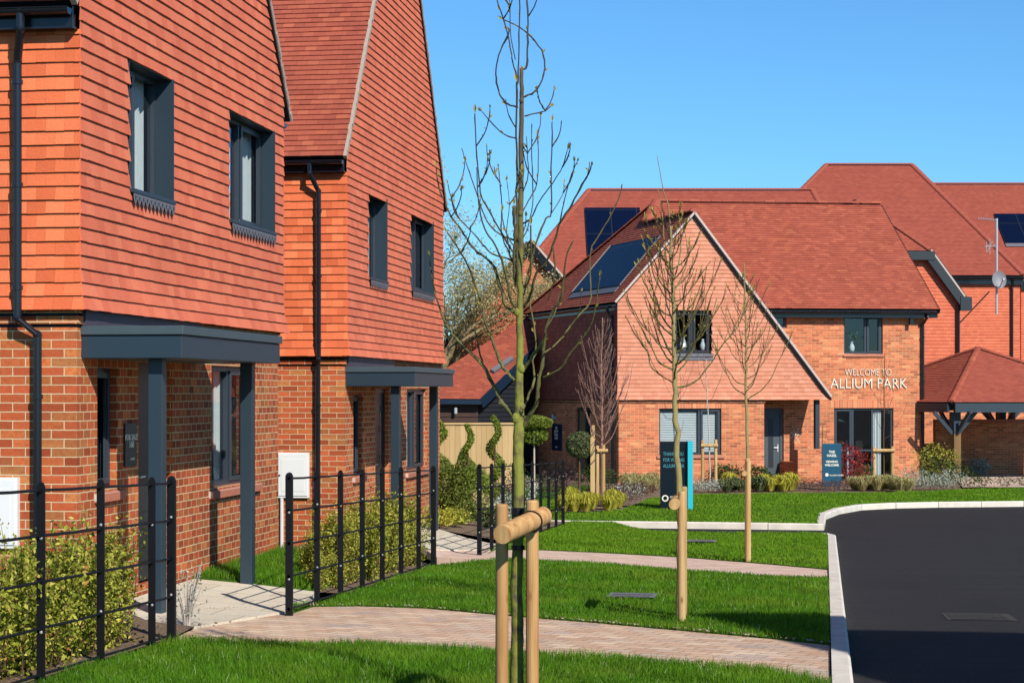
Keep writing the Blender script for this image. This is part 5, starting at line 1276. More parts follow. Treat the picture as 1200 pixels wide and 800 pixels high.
bed_plants('grass tuft','straw_leaf','straw-coloured grass tuft in front of the big lower window','straw grass tufts before the big window',[(1002,573),(1010,574),(1019,573),(1028,574),(1037,573),(1046,574),(1055,575),(1064,575)],.38,.32,260,.020,True)
bed_plants('plant','silver_leaf','silver-grey low plant by the right downpipe','silver plants by the right downpipe',[(1072,573),(1080,573),(1088,573),(1097,573),(1106,573),(1115,572),(1064,568)],.46,.40,320,.05)
bed_plants('plant','dark_leaf','small green mound beside the pink side path','green mounds beside the side path',[(1152,571),(1178,570),(1200,569),(1136,570)],.34,.34,300,.05)
for px,py,h,r,mat,lb in ((996,569,1.15,.55,'red_leaf','bright red-leaved shrub between the blue sign and the big window'),(850,566,.55,.5,'dark_leaf','dark green shrub below the window with blinds'),(824,563,.6,.4,'dark_leaf','dark green shrub right of the tall sign'),
    (886,566,.5,.45,'dark_leaf','dark green shrub at the corner left of the grey door'),(1096,566,1.1,.7,'hedge_leaf','lime green shrub at the right corner of the lettered house'),(1107,569,.75,.7,'dark_leaf','dark glossy shrub right of the lime one'),
    (1012,567,.5,.3,'olive_leaf','olive shrub at the foot of the left stake'),(1135,553,.7,.5,'dark_leaf','dark shrub under the carport post'),(1165,552,.8,.55,'dark_leaf','dark bush beneath the carport, middle'),(1192,553,.7,.5,'dark_leaf','dark bush beneath the carport, at the photo edge'),
    (1148,557,.5,.35,'silver_leaf','small pale plant under the carport')):
    shrub('garden_shrub',lb,'shrub',gp(px,py),r,r,h,1100,.07,mat,None,5)
# pale dry plant at the end of the near railing
p=xy(219,14.9); shrub('dry_plant','dry cream seed-headed plant beside the first canopy post','plant',(p.x,p.y,gz(p.x,p.y)),.16,.16,.52,140,.035,'silver_leaf',None,14,'bark_pale')
# ------------------------------------------------------------------ grass
def blades(poly, dens, hmin, hmax, w, mb, zo=0.0):
    xs=[p[0] for p in poly]; ys=[p[1] for p in poly]; area=(max(xs)-min(xs))*(max(ys)-min(ys)); n=int(area*dens)
    X=rng.uniform(min(xs),max(xs),n); Y=rng.uniform(min(ys),max(ys),n); ins=np.zeros(n,bool); j=len(poly)-1
    for i in range(len(poly)):
        a,b=poly[i],poly[j]; c=((a[1]>Y)!=(b[1]>Y)); 
        with np.errstate(divide='ignore',invalid='ignore'): xx=(b[0]-a[0])*(Y-a[1])/(b[1]-a[1])+a[0]
        ins^=(c&(X<xx)); j=i
    X,Y=X[ins],Y[ins]; n=len(X)
    Z=np.array([gz(x,y) for x,y in zip(X,Y)])+zo
    pat=.75+.35*np.sin(X*2.1+1.3*np.sin(Y*1.7))*np.sin(Y*1.3+X*.6)+.12*np.sin(X*9+Y*7)
    hh=rng.uniform(hmin,hmax,n)*np.clip(pat+rng.normal(size=n)*.12,.45,1.35); a=rng.uniform(0,2*np.pi,n); ln=rng.uniform(.05,.75,n)*hh; la=rng.uniform(0,2*np.pi,n)
    s=np.stack([np.cos(a),np.sin(a),np.zeros(n)],1)*(w*rng.uniform(.6,1.2,n))[:,None]*.5
    b=np.stack([X,Y,Z],1); mid=b+np.stack([np.cos(la)*ln*.3,np.sin(la)*ln*.3,hh*.6],1); tip=b+np.stack([np.cos(la)*ln,np.sin(la)*ln,hh],1)
    V=np.stack([b-s,b+s,mid+s*.7,mid-s*.7,tip],1).reshape(-1,3)
    r=np.clip(rng.random(n)*.75+.25*np.clip((pat-.5),0,1),0,1); r[rng.random(n)<.012]=1.0
    i=len(mb.v); F4=(np.array([[0,1,2,3]])+5*np.arange(n)[:,None]+i).tolist(); F3=(np.array([[3,2,4]])+5*np.arange(n)[:,None]+i).tolist()
    mb.v+=V.tolist(); mb.f+=F4+F3; mb.uv+=[(0,0)]*(7*n); mb.m+=[0]*(2*n); mb.r+=list(r)+list(r)
def clipy(poly,y0,y1):
    def cut(P,y,keep_above):
        out=[]
        for i in range(len(P)):
            a,b=P[i],P[(i+1)%len(P)]; ia=(a[1]>=y)==keep_above; ib=(b[1]>=y)==keep_above
            if ia: out.append(a)
            if ia!=ib: t=(y-a[1])/(b[1]-a[1]); out.append((a[0]+(b[0]-a[0])*t,y))
        return out
    return cut(cut(poly,y0,True),y1,False)
mb=MB(); blades(clipy(near,9.6,14),5200,.035,.085,.0050,mb); tag(mb.build('lawn_grass',M['grass_blade']),kind='stuff')
mb=MB(); blades(clipy(mid,13.5,18.5),3600,.030,.070,.0062,mb); blades(clipy(mid,18.5,24),2200,.030,.065,.0085,mb); blades(grass_house,2600,.05,.10,.007,mb,.02); tag(mb.build('lawn_grass',M['grass_blade']),kind='stuff')
mb=MB(); blades(l3,900,.028,.058,.014,mb); tag(mb.build('lawn_grass',M['grass_far']),kind='stuff')
mb=MB(); far=[p for p in l4p if p[0]<16]; blades(far,420,.028,.055,.022,mb); tag(mb.build('lawn_grass',M['grass_far']),kind='stuff')
# fringe hanging over the paving edge
def fringe(line,mb,side,dens=420,h=(.03,.075),w=.005):
    for i in range(len(line)-1):
        a,b=Vector(line[i]),Vector(line[i+1]); d=(b-a); n_=Vector((-d.y,d.x)).normalized()*side
        q=[tuple(a-n_*.03),tuple(b-n_*.03),tuple(b+n_*.035),tuple(a+n_*.035)]; blades(q,dens*12,h[0],h[1],w,mb)
mb=MB(); fringe(p1l[::-1][1:-1],mb,-1); fringe([(-4.22,15.7)]+p1u[2:-1],mb,1); tag(mb.build('lawn_grass',M['grass_blade']),kind='stuff')
# pale grit along the upper edge of the near path
mb=MB()
for i in range(len(p1u)-1):
    a,b=Vector(p1u[i]),Vector(p1u[i+1])
    for k in range(int((b-a).length*34)):
        p=a.lerp(b,random.random())+Vector((random.gauss(0,.03),random.gauss(.01,.03))); s=random.uniform(.004,.012); mb.sphere((p.x,p.y,gz(p.x,p.y)+s*.5+.006),s,s,s*.6,n=3)
tag(mb.build('gravel',M['verge_grey']),kind='stuff')
# fallen twigs, soil crumbs on beds
mb=MB()
for k in range(500):
    x=random.uniform(-5.6,-4.5); y=random.uniform(9,14.6) if k<300 else random.uniform(18,22); s=random.uniform(.008,.025); mb.sphere((x,y,gz(x,y)+.015),s,s,s*.6,n=3)
tag(mb.build('soil_crumbs',M['mulch']),kind='stuff')
# ------------------------------------------------------------------ young trees with stakes
def stakes(root_label, base, ang, sep, h, r, bar_h, mat='stake_wood', group=None, lean=0.0, bar_ext=.12, bar_r=None, name='tree_stake', barside=-1):
    """two round stakes and a half-round cross bar; base (x,y)"""
    x,y=base; z=gz(x,y); root=thing(name,root_label,'tree stakes',(x,y,z),group)
    d=Vector((math.cos(ang),math.sin(ang),0)); nn=Vector((-d.y,d.x,0))*barside
    for s in (-1,1):
        b=Vector((x,y,z))+d*s*sep/2; t=b+ZUP*(h+(.02 if s>0 else 0))+d*s*lean; mb=MB()
        mb.tube([b-ZUP*.2,b.lerp(t,.5)+nn*.002,t-ZUP*.012,t],[r*1.02,r,r*.985,r*.86],18); mb.build('stake',M[mat],root,smooth=False)
    br=bar_r or r; c=Vector((x,y,z+bar_h))+nn*(r+br*.55); A=c-d*(sep/2+bar_ext); B=c+d*(sep/2+bar_ext); mb=MB()
    mb.tube([A,A+d*.008,B-d*.008,B],[br*.93,br,br,br*.93],18); mb.build('crossbar',M[mat],root)
    return root,d,nn
def bud(mb,p,d,s):
    d=d.normalized(); q=d.orthogonal().normalized(); w=d.cross(q)
    for k in range(4):
        a=q*math.cos(k*1.57)+w*math.sin(k*1.57); mb.face([p,p+d*s*.5+a*s*.22,p+d*s+a*s*.08,p+d*s*.5-a*s*.02],r=random.random())
def twig_detail(mb,bb,pts,r0,r1,buds=.5,knob=True):
    """smooth a polyline into a tapered limb with nodes"""
    P=[Vector(p) for p in pts]; out=[]
    for i in range(len(P)-1):
        p0=P[max(i-1,0)];p1=P[i];p2=P[i+1];p3=P[min(i+2,len(P)-1)]
        for k in range(4):
            t=k/4; out.append(.5*((2*p1)+(p2-p0)*t+(2*p0-5*p1+4*p2-p3)*t*t+(3*p1-p0-3*p2+p3)*t**3))
    out.append(P[-1]); n=len(out); L=sum((out[i+1]-out[i]).length for i in range(n-1))
    rad=[r0+(r1-r0)*(i/(n-1))**.85 for i in range(n)]
    for i in range(1,n-1):
        if knob and random.random()<.3: rad[i]*=random.uniform(1.12,1.35)
        out[i]+=Vector((random.gauss(0,1),random.gauss(0,1),random.gauss(0,1)))*min(.006,rad[i]*.25)
    mb.tube(out,rad,7 if r0>.012 else 5)
    if buds>0:
        for i in range(2,n-1):
            if random.random()<buds*.35:
                d=(out[i+1]-out[i]).normalized(); s=Vector((random.gauss(0,1),random.gauss(0,1),.5)); bud(bb,out[i],d*.6+s*.5,random.uniform(.018,.034))
        if random.random()<buds+.2: bud(bb,out[-1],(out[-1]-out[-2]),random.uniform(.03,.055))
# the mossy foreground tree
D1=10.3
T1=thing('young_tree','bare young tree with mossy green trunk and looped top twigs, nearest the camera','tree',tuple(xy(607,D1,.15)))
def lim(pts,dz0=0,dz1=0):
    n=len(pts); return [at(px,py,D1+dz0+(dz1-dz0)*i/(n-1)) for i,(px,py) in enumerate(pts)]
tr=[(606.5,872),(606,835),(605.5,780),(606.5,730),(605,690),(607,640),(607.5,600),(608,560),(607,525),(608.5,490),(608,450),(609.5,410),(609,380),(610,345),(608.5,320),(610,295),(610,250),(611,200),(610.5,150),(611.5,110),(611,80)]
rr=[10,8.6,7.8,7.3,7.0,6.8,6.6,6.4,6.5,6.1,4.8,4.3,3.9,3.7,3.8,3.7,3.4,3.1,2.8,2.5,2.2]
def rd(y): return np.interp(y,[p[1] for p in tr[::-1]],rr[::-1])
mb=MB(); P=lim(tr); out=[]; R_=[]
for i in range(len(P)-1):
    for k in range(5): t=k/5; out.append(P[i].lerp(P[i+1],t)+Vector((random.gauss(0,.0012),random.gauss(0,.0012),0))); R_.append((rr[i]*(1-t)+rr[i+1]*t)/213.6*random.uniform(.965,1.04))
out.append(P[-1]); R_.append(rr[-1]/213.6); mb.tube(out,R_,14)
# pruning scars / collars
for px,py,s in ((605,490,.026),(611,432,.021),(606,366,.019),(611,476,.020),(610,250,.016),(606,318,.018),(611,118,.013)): 
    mb.sphere(at(px,py,D1-.01),s,s,s*1.3,n=6)
mb.build('trunk',M['bark_young'],T1,smooth=True)
B=[ # (points, r0 px, r1 px, depth from, depth to)
 ([(605,334),(603,316),(603.5,290),(603,262),(602.5,241)],2.9,2.4,.0,-.05),
 ([(606,330),(606,240),(606.5,190),(605,150),(606,112),(605.5,96)],1.9,1.3,-.03,-.04),
 ([(607,126),(595,122),(586,111),(581.5,92),(583,70),(590,52),(596,40)],1.5,.9,0,-.15),
 ([(614,114),(626,108),(634,96),(638.5,80),(636,62),(628,50),(617,38),(603,29),(590,23)],1.5,.8,0,.12),
 ([(611,82),(617,77),(618,50),(618.5,20),(617,-15),(618,-60),(616,-120)],1.7,.8,0,.05),
 ([(607,98),(608,60),(609,20),(609,-30),(611,-90)],1.3,.6,0,-.04),
 ([(607,92),(601,74),(597,50),(590,22),(583,2),(580,-25)],1.3,.7,0,.1),
 ([(604,70),(598,38),(598,8),(595,-20)],.9,.5,0,-.1),
 ([(615,136),(628,133),(639,130),(645,125)],1.2,.7,0,.2),
 ([(606,163),(590,157),(576,144),(565,131)],1.2,.6,0,-.2),
 ([(604,302),(597,288),(585,268),(575,250),(565,232),(562,215),(558,172),(556.5,133)],1.6,.8,0,-.35),
 ([(604,282),(588,276),(574,264),(566,248),(557,222),(548,196),(541,174)],1.5,.6,0,.3),
 ([(604,308),(592,302),(575,296),(562,282),(550,268),(538,256),(529,232),(525,216)],1.6,.6,0,.25),
 ([(603,446),(594,436),(586,424),(579,404),(571,384),(564,362),(562,350),(553,322),(540,296),(524,272)],3.0,.9,0,.45),
 ([(602,366),(592,356),(586,334),(578,312),(566,300),(554,290),(541,270),(529,254),(519,232),(514,218),(511,196)],2.9,.8,0,.6),
 ([(604,360),(599,352),(594,326),(588,305),(580,287),(568,268),(562,245),(559.5,220),(558.5,196)],2.4,.7,0,-.3),
 ([(604,491),(595,480),(586,468),(576,447),(567,430),(556,417),(542,405),(530,391),(520,374),(512,350),(507,330),(503,300)],4.0,.9,0,.7),
 ([(567,430),(562,412),(559,396),(557,388)],1.6,.7,.3,.4),
 ([(604,310),(596,296),(588,274),(588,240),(586,214),(584,196)],1.3,.6,0,.3),
 ([(614,500),(620,486),(628,474),(631,450),(636,420),(638,398),(640,384),(648,364),(657,350),(660,332),(664,300),(672,282)],3.6,.9,0,-.4),
 ([(613,434),(622,420),(631,409),(638,398)],2.9,2.0,0,-.15),
 ([(613,478),(620,462),(626,445),(624.5,424),(628,410),(626,382),(622,362),(621,345)],2.3,1.0,0,.3),
 ([(636,442),(644,439),(658,430),(667,416),(680,399),(690,386),(697,366),(700,344),(703,325)],1.5,.7,-.25,-.6),
 ([(638,413),(648,406),(660,394),(666,385),(680,368),(692,352),(692,330),(692,294),(702,276),(716,252),(726,230),(729,216)],1.5,.8,-.2,.3),
 ([(613,345),(620,318),(624,300),(630,281),(640,256),(646,250),(646,204),(647,172),(647,143)],2.2,.8,0,.1),
 ([(614,360),(622,345),(628,320),(640,308),(648,288),(656,262),(670,240),(682,216),(690,203),(693,194)],2.5,.9,0,-.5),
 ([(614,336),(621,326),(622.5,300),(622,264)],1.6,1.2,0,-.15),
 ([(612,280),(618,268),(624,240),(624,206),(623,176),(623,145)],1.2,.6,0,.25),
 ([(612,262),(622,256),(632,236),(648,214),(659,196),(665,176)],1.3,.6,0,-.35),
 ([(612,250),(619,236),(629,216),(631,184),(630,160)],1.2,.6,0,.15),
 ([(646,250),(654,238),(660,226),(661,215)],.9,.5,.1,.2),
 ([(612,228),(619,205),(618,180),(617,160)],1.0,.5,0,-.2),
 ([(656,262),(660,240),(668,210),(676,190)],1.1,.5,-.3,-.5),
 ([(648,288),(650,320),(646,340),(642,352)],1.3,.8,-.3,-.2),
 ([(660,394),(672,380),(680,360),(681,338)],1.0,.5,-.1,-.3),
 ([(598,300),(594,270),(597,240),(594,212)],.9,.4,0,.3),
]
mb=MB(); bb=MB()
for pts,r0,r1,z0,z1 in B: twig_detail(mb,bb,lim(pts,z0,z1),r0/213.6*.72,r1/213.6*.85,.45)
for i in range(34):                                   # extra fine shoots
    pts=random.choice([b[0] for b in B if b[0][0][1]<520 and b[0][-1][1]<300]); k=random.randrange(len(pts)//2,len(pts)-1); x,y=pts[k]; s=random.choice((-1,1)); L=random.uniform(18,46)
    twig_detail(mb,bb,lim([(x,y),(x+s*L*.22,y-L*.35),(x+s*L*.34,y-L*.75),(x+s*L*.36,y-L)],random.uniform(-.2,.2),random.uniform(-.3,.3)),.0042,.0022,.5)
mb.build('branch',M['bark_dark'],T1,smooth=True); tag(bb.build('bud',M['bud'],T1),kind='stuff')
a1=math.radians(8)+ANG
st,dv,nv=stakes('thick round stakes with a heavy crossbar at the mossy trunk, nearest the camera',(xy(606,D1-.11).x,xy(606,D1-.11).y),ANG,.165,1.125,.035,.97,bar_ext=.02,bar_r=.001)
# replace the bar by the real thick one: it points towards the camera at its left end
for ch in list(st.children):
    if ch.name.startswith('crossbar'): bpy.data.objects.remove(ch)
A=at(588.5,626,9.72); Bq=at(637,604,10.26); mb=MB(); dd=(Bq-A).normalized(); rb=.052
n=22; ring=lambda c,s:[c+(dd.orthogonal().normalized()*math.cos(2*math.pi*i/n)+dd.cross(dd.orthogonal().normalized())*math.sin(2*math.pi*i/n))*rb*s for i in range(n)]
mb.tube([A,A+dd*.006,A.lerp(Bq,.5),Bq-dd*.006,Bq],[rb*.95,rb,rb*1.01,rb*.99,rb*.93],22)
cb=mb.build('crossbar',M['stake_wood'],st)
mb=MB(); c=A.lerp(Bq,.70); x=dd.orthogonal().normalized(); y=dd.cross(x); mb.tube([c+(x*math.cos(t)+y*math.sin(t))*(rb+.004)+dd*.01*math.sin(t*2) for t in [i*math.pi/10 for i in range(21)]],.005,6)
cc=at(623.5,640,D1+.02)
mb.build('cable_tie',M['black_plastic'],st)
mb=MB(); c=at(607,598.5,D1); mb.tube([c-ZUP*.02,c+ZUP*.02],.0375,16); mb.build('tree_tie',M['black_plastic'],st); mb=MB(); c=at(607,641,D1); mb.tube([c-ZUP*.012,c+ZUP*.012],.038,14); mb.build('tree_tie',M['black_plastic'],st); mb=MB(); mb.box(Frame(at(617,641,D1+.02),RV,FV),-.0,.06,-.03,.03,-.03,.02); mb.build('buckle',M['black_plastic'],st)
# procedural bare trees
def bare_tree(label, px, d, pts_trunk, r0, r1, crown, nb, spread, seed, mat='bark_mid', twig='bark_mid', sub=4, buds=.4, z=None, dense=False, asc=.85, group=None, px_m=None):
    random.seed(seed); base=xy(px,d); zb=gz(base.x,base.y) if z is None else z
    root=thing('young_tree',label,'tree',(base.x,base.y,zb),group)
    P=[at(x,y,d) for x,y in pts_trunk]; P[0].z=min(P[0].z,zb-.1)
    mb=MB(); bb=MB(); twig_detail(mb,bb,P,r0,r1,0,False); mb.build('trunk',M[mat],root,smooth=True)
    zs=[p.z for p in P]; 
    def tp(z_):
        for i in range(len(P)-1):
            if P[i].z<=z_<=P[i+1].z: return P[i].lerp(P[i+1],(z_-P[i].z)/(P[i+1].z-P[i].z))
        return P[-1]
    z0,z1=crown; mb=MB()
    for i in range(nb):
        f=(i+random.random()*.8)/nb; zz=z0+(z1-z0)*f; b=tp(zz); az=i*2.4+random.uniform(-.4,.4)
        L=spread*(1.15-.85*f)*random.uniform(.75,1.2); o=Vector((math.cos(az),math.sin(az),0)); rb=(r0*(1-f)*.19+r1*.34)*random.uniform(.7,1.15)
        pts=[b]; steep=asc*random.uniform(.8,1.25)
        for k in range(1,6): t=k/5; pts.append(b+o*(L*(t**.75))+ZUP*(L*steep*(t**1.35)*1.35)+Vector((random.gauss(0,.02),random.gauss(0,.02),random.gauss(0,.02)))*L)
        twig_detail(mb,bb,pts,rb,.0028 if not dense else .004,buds)
        for s in range(sub):
            t=random.uniform(.25,.9); k=int(t*5); q=pts[k].lerp(pts[min(k+1,5)],t*5-k); az2=az+random.uniform(-1.3,1.3); l2=L*random.uniform(.25,.55)*(1.15-t*.5)
            o2=Vector((math.cos(az2),math.sin(az2),0)); pp=[q+o2*l2*.55*(j/3)**.8+ZUP*l2*(j/3)**1.2 for j in range(4)]; twig_detail(mb,bb,pp,rb*.45,.0022 if not dense else .0035,buds,False)
    mb.build('branch',M[twig],root,smooth=True)
    if bb.f: tag(bb.build('bud',M['bud'],root),kind='stuff')
    return root
d2=15.85; s2=FOC/d2; Z=lambda py,s: H+(459-py)/s
bare_tree('bare young tree with looping yellowish trunk, second from the camera','' and 0 or 797,d2+.05,[(797,735),(797,640),(796,575),(793,520),(791,470),(790,430),(789.5,380),(788,330),(786,300),(785.5,262)],.034,.011,(Z(455,s2),Z(262,s2)),40,.48,11,'bark_mid','bark_dark',sub=5,buds=.35,asc=.95)
random.seed(3); mb=MB(); bb=MB(); r_=[o for o in bpy.data.objects if o.name.startswith('young_tree')][-1]
for pts in ([(785.5,264),(783,240),(778,225),(774,205),(770,182)],[(786,300),(779,285),(777,262),(775,240),(771,222)],[(789,330),(797,300),(798,275),(795,250)],[(788,345),(802,318),(806,292),(800,262)]): twig_detail(mb,bb,[at(x,y,d2+.05) for x,y in pts],.0075,.0026,.4)
mb.build('leader',M['bark_mid'],r_,smooth=True)
b2=xy(800,d2-.1); stakes('stake pair seen end-on at the second tree beside the dark gable shadow',(b2.x,b2.y),math.radians(90)+ANG-.12,.42,1.08,.033,.98,'stake_pale',bar_ext=.14,bar_r=.047,barside=1)
d3=24.1; s3=FOC/d3
bare_tree('slender bare young tree standing before the grey front door',875,d3,[(876,660),(876.5,600),(876.5,540),(874,470),(874.5,420),(874,380),(872.5,340),(872,308)],.028,.008,(Z(470,s3),Z(335,s3)),30,.50,21,'bark_mid','bark_dark',sub=4,buds=.3,asc=.9)
b3=xy(876.5,d3-.15); stakes('pale stake pair tied to the slender tree in front of the grey door',(b3.x,b3.y),math.radians(85)+ANG,.30,1.28,.034,1.12,'stake_pale',bar_ext=.06,barside=1)
d4=42.6; s4=FOC/d4; zb4=gz(*xy(704,d4).xy)
bare_tree('dense red-twigged upright tree beside the shaded wall of the lettered house',705,d4,[(705,592),(705,540),(705,480),(705,420),(706,372)],.045,.010,(Z(525,s4),Z(395,s4)),48,.56,31,'bark_red','bark_red',6,0,dense=True,asc=1.6)
b4=xy(703.5,d4-.3); stakes('pale stake pair at the dense red-twigged tree',(b4.x,b4.y),ANG+.5,.16,1.33,.042,1.22,'stake_pale',bar_ext=.06)
d5=51.3; s5=FOC/d5
bare_tree('thinnest white-stemmed tree in front of the window with blinds',831.5,d5,[(832,567),(831.5,530),(830,490),(828,450),(827.5,420)],.024,.010,(Z(475,s5),Z(350,s5)),10,.5,41,'bark_pale','bark_twig',2,0,asc=1.3)
b5=xy(831,d5-.05); stakes('pale stake frame around the white-stemmed tree at the brick wing',(b5.x,b5.y),ANG,.36,1.22,.045,1.08,'stake_pale',bar_ext=.05)
d6=51.8; s6=FOC/d6
bare_tree('thin straight bare tree in front of the big lower window of the lettered house',1035.5,d6,[(1035.5,568),(1035.5,520),(1036,480),(1036.5,430),(1037,415)],.022,.009,(Z(515,s6),Z(430,s6)),9,.6,51,'bark_twig','bark_twig',2,0,asc=1.2)
b6=xy(1035,d6-.05); stakes('pale stake frame in front of the white curtain of the big lower window',(b6.x,b6.y),ANG,.50,1.02,.045,.93,'stake_pale',bar_ext=.05)
# big spring tree behind the second house
random.seed(99)
d7=63; BT=thing('spring_tree','large tree with pale budding spring leaf behind the second house','tree',tuple(xy(548,d7,-.6)))
mb=MB(); root_=xy(498,d7,-.8); bb=MB(); tips=[]
def grow(p,d,L,r,lv):
    q=p+d*L*.5+Vector((random.gauss(0,.08),random.gauss(0,.08),random.gauss(0,.05)))*L; e=p+d*L+Vector((random.gauss(0,.12),random.gauss(0,.12),random.gauss(0,.06)))*L
    mb.tube([p,q,e],[r,r*.8,r*.62],7 if r>.05 else 4)
    if lv==0: tips.append(e); return
    if lv<=2: tips.append(e)
    for k in range(3 if lv>1 else 4):
        nd=(d*1.0+Vector((random.gauss(0,.55),random.gauss(0,.55),random.gauss(.1,.35)))).normalized(); grow(e if k<2 else q,nd,L*random.uniform(.66,.86),r*random.uniform(.5,.66),lv-1)
grow(root_,ZUP,2.8,.22,6)
mb.build('trunk',M['bark_mid'],BT)
P=np.array([tuple(t) for t in tips]); idx=rng.integers(0,len(P),30000); Q=P[idx]+rng.normal(size=(30000,3))*.20
mb=MB(); leaf_cloud(mb,Q,.075,asp=.6); mb.build('crown',M['tree_spring'],BT)
print('tips',len(tips),P.min(0),P.max(0))
# ------------------------------------------------------------------ freestanding signs and light
random.seed(5)
fN=Frame(xy(774,40.6,-.66),dirv(-2),dirv(88)); 
tp_=G(800,598); dM=40.6
fN=Frame(Vector((xy(774,dM).x,xy(774,dM).y,gz(*xy(774,dM).xy))),dirv(0),dirv(90))
aL=fN.hit(774,560)[0]; aRr=fN.hit(805.5,560)[0]; ctt=fN.hit(774,517)[1]; aE=fN.hit(811.5,560)[0]
sg=thing('monolith_sign','tall dark navy totem sign with bright cyan edge on the far lawn','sign',tuple(fN.p((aL+aRr)/2,0,0)))
mb=MB(); mb.box(fN,aL,aRr,0,.12,-.05,ctt); mb.build('panel',M['sign_teal'],sg,bevel=.003)
mb=MB(); mb.box(fN,aRr+.001,aE,-.10,.16,-.10,ctt+.005); mb.build('edge_panel',M['cyan'],sg)
for s,py in (('THANK YOU',533.5),('FOR VISITING',540.5),('ALLIUM PARK',547.5)):
    c=fN.hit(776,py)[1]; text(sg,s,fN,aL+.055,c,.105,'sign_text_teal',-.004,.002,'LEFT',bold=.002,sx=.72)
a,c=fN.hit(779.5,583.5); mb=MB(); n=20
for i in range(n):
    t0,t1=2*math.pi*i/n,2*math.pi*(i+1)/n
    mb.face([fN.p(a+r*math.cos(t),-.005,c+r*math.sin(t)) for r,t in ((.045,t0),(.072,t0),(.072,t1),(.045,t1))])
mb.build('emblem',M['letter_white'],sg)
text(sg,'ALLIUM',fN,a+.10,c+.005,.07,'letter_white',-.004,.001,'LEFT'); text(sg,'HOMES',fN,a+.10,c-.075,.055,'letter_white',-.004,.001,'LEFT')
# blue board
dB=49.0; p=xy(963.5,dB); fB=Frame(Vector((p.x,p.y,gz(p.x,p.y))),dirv(0),dirv(90)); a1=fB.hit(986,540)[0]; ct=fB.hit(963.5,519.5)[1]
sg=thing('show_home_sign','bright blue board sign with white words in the bed, left of the red shrub','sign',tuple(fB.p(a1/2,0,0)))
mb=MB(); mb.box(fB,0,a1,0,.05,.08,ct); mb.box(fB,.05,.11,.01,.04,-.1,.09); mb.box(fB,a1-.11,a1-.05,.01,.04,-.1,.09); mb.build('panel',M['sign_blue'],sg,bevel=.004)
m_=a1/2
for s,py,z in (('THE',530.5,.085),('HAZEL',534.8,.085),('VIEWING',541.8,.075),('WELCOME',545.8,.075)): text(sg,s,fB,m_,fB.hit(963.5,py)[1],z,'letter_white',-.004,.002,bold=.003)
a,c=fB.hit(969,556); mb=MB(); mb.face([fB.p(a+.045*math.cos(t),-.004,c+.045*math.sin(t)) for t in [i*math.pi/8 for i in range(16)]]); mb.build('emblem',M['letter_white'],sg)
text(sg,'ALLIUM HOMES',fB,a+.07,c-.03,.052,'letter_white',-.004,.001,'LEFT',bold=.001)
# small covers set in lawn and road
def cover(px,py,w,d,label,mat,sk=0):
    p=G(px,py); f=Frame((p.x,p.y,gz(p.x,p.y)),(1,0,0),(0,1,0)); root=thing('access_cover',label,'cover',tuple(p))
    zr=ZR+.004 if mat=='road' else .035
    mb=MB(); ss=lambda a,b:(p.x+a,p.y+b,gz(p.x+a,p.y+b)+zr)
    hw,hd=w/2,d/2; mb.face([ss(-hw,-hd),ss(hw,-hd),ss(hw,hd),ss(-hw,hd)]); mb.build('frame',M['dish_grey'] if mat!='road' else M['asphalt_old'],root)
    mb=MB(); n=8
    for i in range(n):
        for j in range(2 if d<.6 else 5):
            x0=-hw+.04+(w-.08)*i/n; x1=x0+(w-.08)/n*.8; k=2 if d<.6 else 5; y0=-hd+.04+(d-.08)*j/k; y1=y0+(d-.08)/k*.8
            P=[ss(x0,y0),ss(x1,y0),ss(x1,y1),ss(x0,y1)]; mb.face([(q[0],q[1],q[2]+.005) for q in P])
    mb.build('tread',M['lead_light'] if mat!='road' else M['asphalt_old'],root)
cover(741,701,.46,.55,'small grey cover set in the middle lawn','lawn')
cover(822,636,.45,.60,'small grey cover set in the lawn beyond the second path','lawn')
cover(1147,708,.62,.75,'rectangular inspection cover in the tarmac on the right','road')
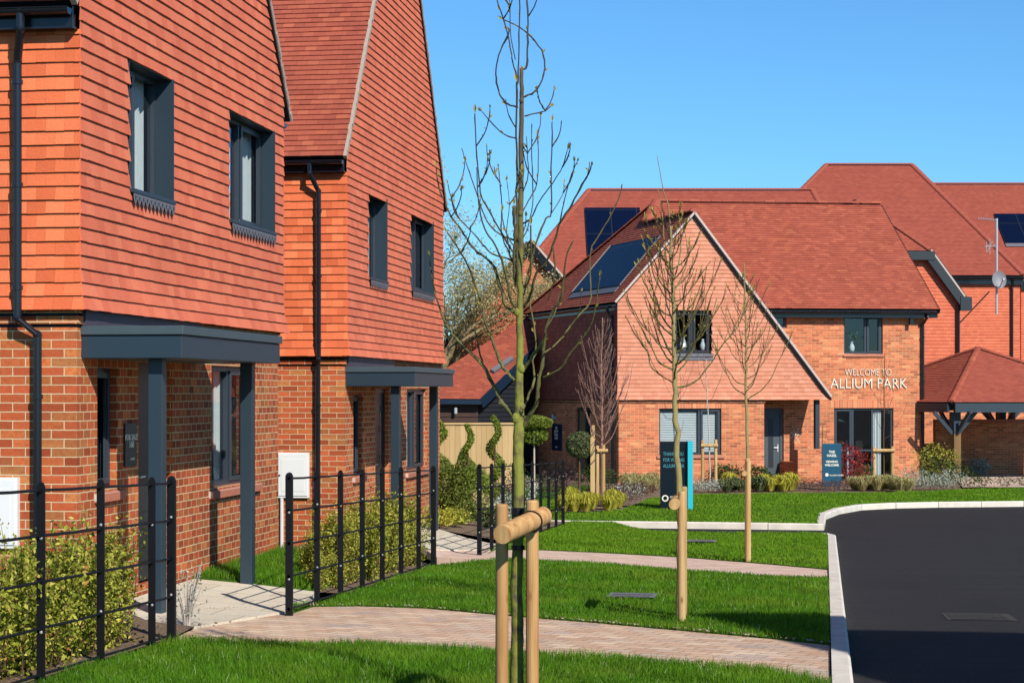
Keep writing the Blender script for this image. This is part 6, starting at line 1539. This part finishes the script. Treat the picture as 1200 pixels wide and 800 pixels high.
# ------------------------------------------------------------------ light, sky, camera
sun_travel=Vector((-1,1.33,-1.2)).normalized()
ld=bpy.data.lights.new('sun','SUN'); ld.energy=5.0; ld.angle=math.radians(.53); ld.color=(1,.955,.88)
lo=bpy.data.objects.new('sun',ld); C.objects.link(lo); lo.rotation_euler=sun_travel.to_track_quat('-Z','Y').to_euler(); lo.location=(20,-20,30)
w=bpy.data.worlds.new('World'); bpy.context.scene.world=w; w.use_nodes=True; nt=w.node_tree; nt.nodes.clear()
sk=nt.nodes.new('ShaderNodeTexSky'); sk.sky_type='NISHITA'; sk.sun_disc=False; sk.sun_elevation=math.asin(-sun_travel.z); sk.sun_rotation=math.atan2(-sun_travel.x,-sun_travel.y); sk.ozone_density=3.0; sk.dust_density=.25; sk.air_density=1.0
bg=nt.nodes.new('ShaderNodeBackground'); bg.inputs[1].default_value=.085; ou=nt.nodes.new('ShaderNodeOutputWorld'); mx=nt.nodes.new('ShaderNodeMix'); mx.data_type='RGBA'; mx.blend_type='MULTIPLY'; mx.inputs[0].default_value=1; mx.inputs[7].default_value=(.70,1.30,1.75,1); nt.links.new(sk.outputs[0],mx.inputs[6]); tc=nt.nodes.new('ShaderNodeTexCoord'); sx=nt.nodes.new('ShaderNodeSeparateXYZ'); nt.links.new(tc.outputs['Generated'],sx.inputs[0])
cr=nt.nodes.new('ShaderNodeValToRGB'); e=cr.color_ramp.elements; e[0].position=.24; e[0].color=(1,1,1,1); e[1].position=.75; e[1].color=(.30,.30,.34,1); nt.links.new(sx.outputs[2],cr.inputs[0])
m2=nt.nodes.new('ShaderNodeMix'); m2.data_type='RGBA'; m2.blend_type='MULTIPLY'; m2.inputs[0].default_value=1; nt.links.new(mx.outputs[2],m2.inputs[6]); nt.links.new(cr.outputs[0],m2.inputs[7]); nt.links.new(m2.outputs[2],bg.inputs[0]); nt.links.new(bg.outputs[0],ou.inputs[0])
cd=bpy.data.cameras.new('camera'); cam=bpy.data.objects.new('camera',cd); C.objects.link(cam); cam.location=(0,0,H); cam.rotation_euler=(math.radians(90),0,ANG)
cd.sensor_width=36; cd.lens=FOC/1200*36; cd.shift_y=59/1200; cd.clip_end=5000; cd.clip_start=.1
sc=bpy.context.scene; sc.camera=cam; sc.view_settings.view_transform='Standard'; sc.view_settings.look='None'; sc.view_settings.exposure=0
sc.cycles.max_bounces=6; sc.cycles.diffuse_bounces=1; sc.cycles.glossy_bounces=3; sc.cycles.transparent_max_bounces=12; sc.cycles.use_denoising=True
